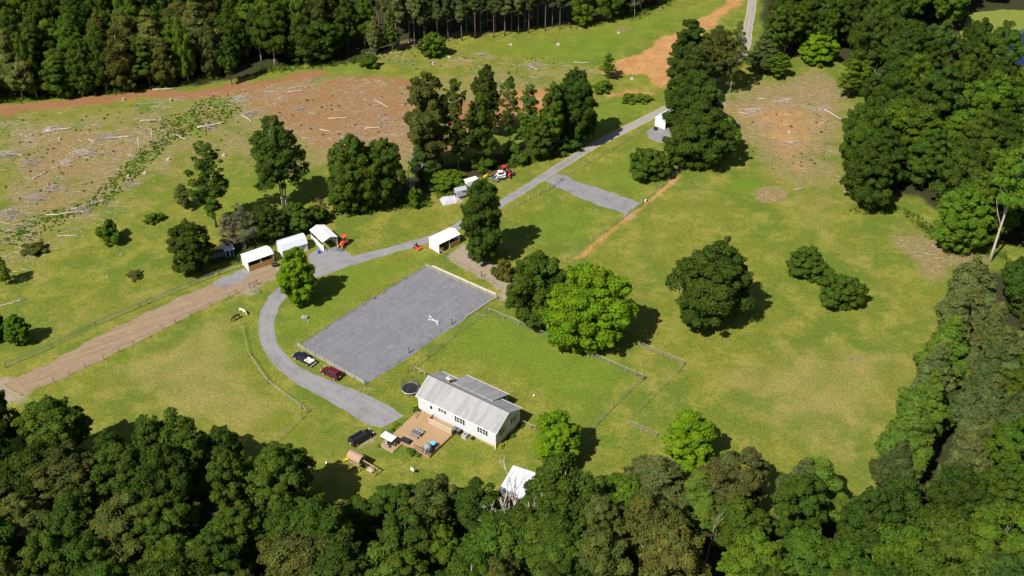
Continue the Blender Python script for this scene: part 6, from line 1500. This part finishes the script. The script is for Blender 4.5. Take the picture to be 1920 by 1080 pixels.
b.add(vs, [(3, 2, 1, 0), (0, 1, 5, 4), (1, 2, 6, 5), (2, 3, 7, 6), (3, 0, 4, 7)]); b.build('tub', M['black_rubber'], o)
MB().lathe((.8, 0, .22), [(.18, -.05), (.22, 0), (.18, .05)], 12, 'y').build('wheel', M['black_rubber'], o)
b = MB()
for s in (-1, 1): b.beam((.8, s * .1, .25), (-1.2, s * .35, .7), .04, .04); b.beam((-.4, s * .25, .5), (-.45, s * .28, 0), .04, .04)
b.build('handle', M['wood_fence'], o)
def boulder(label, px, r, sd):
    me = bpy.data.meshes.new('boulder'); bm = bmesh.new(); bmesh.ops.create_icosphere(bm, subdivisions=2, radius=1); q = random.Random(sd)
    for v in bm.verts: k = 1 + q.uniform(-.18, .18); v.co = (v.co.x * r * k, v.co.y * r * .8 * k, (v.co.z * .75 + .3) * r * k)
    bm.to_mesh(me); bm.free(); o = link('boulder', me, M['rock']); o.location = (*G(*px), 0); tag(o, label, 'rock')
boulder('grey boulder on the lawn left of the arena', (571, 597), .75, 3); boulder('small pale stone beside the grey boulder', (578, 603), .3, 4)
boulder('pale stone in the middle of the left pasture', (227, 478), .4, 5); boulder('small pale stone lower in the left pasture', (202, 519), .35, 6)
for px, lb in (((1001, 743), 'small white ball on the lawn behind the house'), ((612, 869), 'small white ball on the grass near the playset')):
    o = link('ball', MB().lathe((0, 0, 0), [(.02, 0), (.16, .05), (.22, .18), (.2, .3), (.1, .4), (.01, .43)], 12).mesh('ball', smooth=True), M['white_paint']); o.location = (*G(*px), 0); tag(o, lb, 'ball')
o = thing('target_board', 'white square board on a post at the edge of the near wood', 'board', (*G(774, 889), 0), -.6)
MB().box((0, 0, .6), (.1, .1, 1.2)).build('post', M['wood_fence'], o); MB().box((0, -.08, 1.35), (.75, .05, .8)).build('panel', M['white_paint'], o)
o = thing('yard_post', 'short dark post on the lawn between the drive and the arena', 'post', (*G(663, 527), 0)); MB().lathe((0, 0, 0), [(.05, 0), (.05, 1.1), (.09, 1.12), (.09, 1.25)], 8).build('stem', M['wood_dark'], o)

# ---------------------------------------------------------------- horses: one continuous skin each
def skin_body(name, pts, edges, mat, parent):
    me = bpy.data.meshes.new(name); bm = bmesh.new(); lay = bm.verts.layers.skin.verify(); vv = []
    for (x, y, z, rx, ry) in pts:
        v = bm.verts.new((x, y, z)); v[lay].radius = (rx, ry); vv.append(v)
    vv[0][lay].use_root = True
    for a, b in edges: bm.edges.new((vv[a], vv[b]))
    bm.to_mesh(me); bm.free()
    o = bpy.data.objects.new('tmp', me); COL.objects.link(o)
    o.modifiers.new('s', 'SKIN'); sb = o.modifiers.new('u', 'SUBSURF'); sb.levels = 2
    dg = bpy.context.evaluated_depsgraph_get(); me2 = bpy.data.meshes.new_from_object(o.evaluated_get(dg)); bpy.data.objects.remove(o)
    me2.polygons.foreach_set('use_smooth', [True] * len(me2.polygons)); me2.materials.clear()
    return link(name, me2, mat, parent)
def horse(label, px, rz, coat, hair, hoofm):
    o = thing('horse', label, 'horse', (*G(*px), 0), math.radians(rz), 'grazing horses')
    P_ = [(0, 0, 1.12, .30, .31), (.42, 0, 1.14, .27, .31), (.72, 0, 1.15, .22, .27), (.98, 0, 1.04, .13, .21), (1.20, 0, .82, .095, .15), (1.33, 0, .58, .105, .15), (1.44, 0, .30, .070, .085), (1.49, 0, .13, .06, .06),
          (-.42, 0, 1.15, .27, .30), (-.74, 0, 1.16, .22, .27)]
    E_ = [(0, 1), (1, 2), (2, 3), (3, 4), (4, 5), (5, 6), (6, 7), (0, 8), (8, 9)]
    def leg(root, x, y, hind, dx):
        k = len(P_)
        if hind: seq = [(x + .06, y, .88, .15, .17), (x + .10 + dx * .5, y, .68, .095, .11), (x - .10 + dx, y, .46, .06, .07), (x - .04 + dx, y, .16, .042, .045), (x + .02 + dx, y, .03, .06, .06)]
        else: seq = [(x, y, .88, .12, .13), (x + .02 + dx * .5, y, .66, .075, .085), (x + .02 + dx, y, .44, .055, .06), (x + .01 + dx, y, .14, .042, .045), (x + .05 + dx, y, .03, .06, .06)]
        P_.extend(seq); E_.append((root, k)); E_.extend((k + i, k + i + 1) for i in range(4))
    leg(2, .66, .17, False, .14); leg(2, .66, -.17, False, -.10); leg(9, -.72, .17, True, .12); leg(9, -.72, -.17, True, -.10)
    skin_body('body', P_, E_, coat, o)
    MB().tube([(-.60, 0, 1.30), (-.80, 0, 1.22), (-.90, 0, .92), (-.89, 0, .5)], [.06, .075, .08, .02], 7).build('tail', hair, o, smooth=True)
    MB().tube([(.70, .02, 1.38), (.90, .03, 1.27), (1.10, .03, 1.08), (1.24, .02, .90), (1.32, .0, .76)], [.04, .075, .075, .06, .02], 6).build('mane', hair, o, smooth=True)
    for s in (-1, 1): MB().lathe((1.24, s * .075, .86), [(.045, 0), (.035, .09), (.005, .15)], 6).build('ear', coat, o)
horse('dark brown horse grazing on the worn paddock corner', (444, 599), 225, M['horse_brown'], M['black_cloth'], M['black_rubber'])
horse('cream white horse grazing behind the brown one', (455, 588), -35, M['horse_cream'], M['white_paint'], M['grey_dark'])
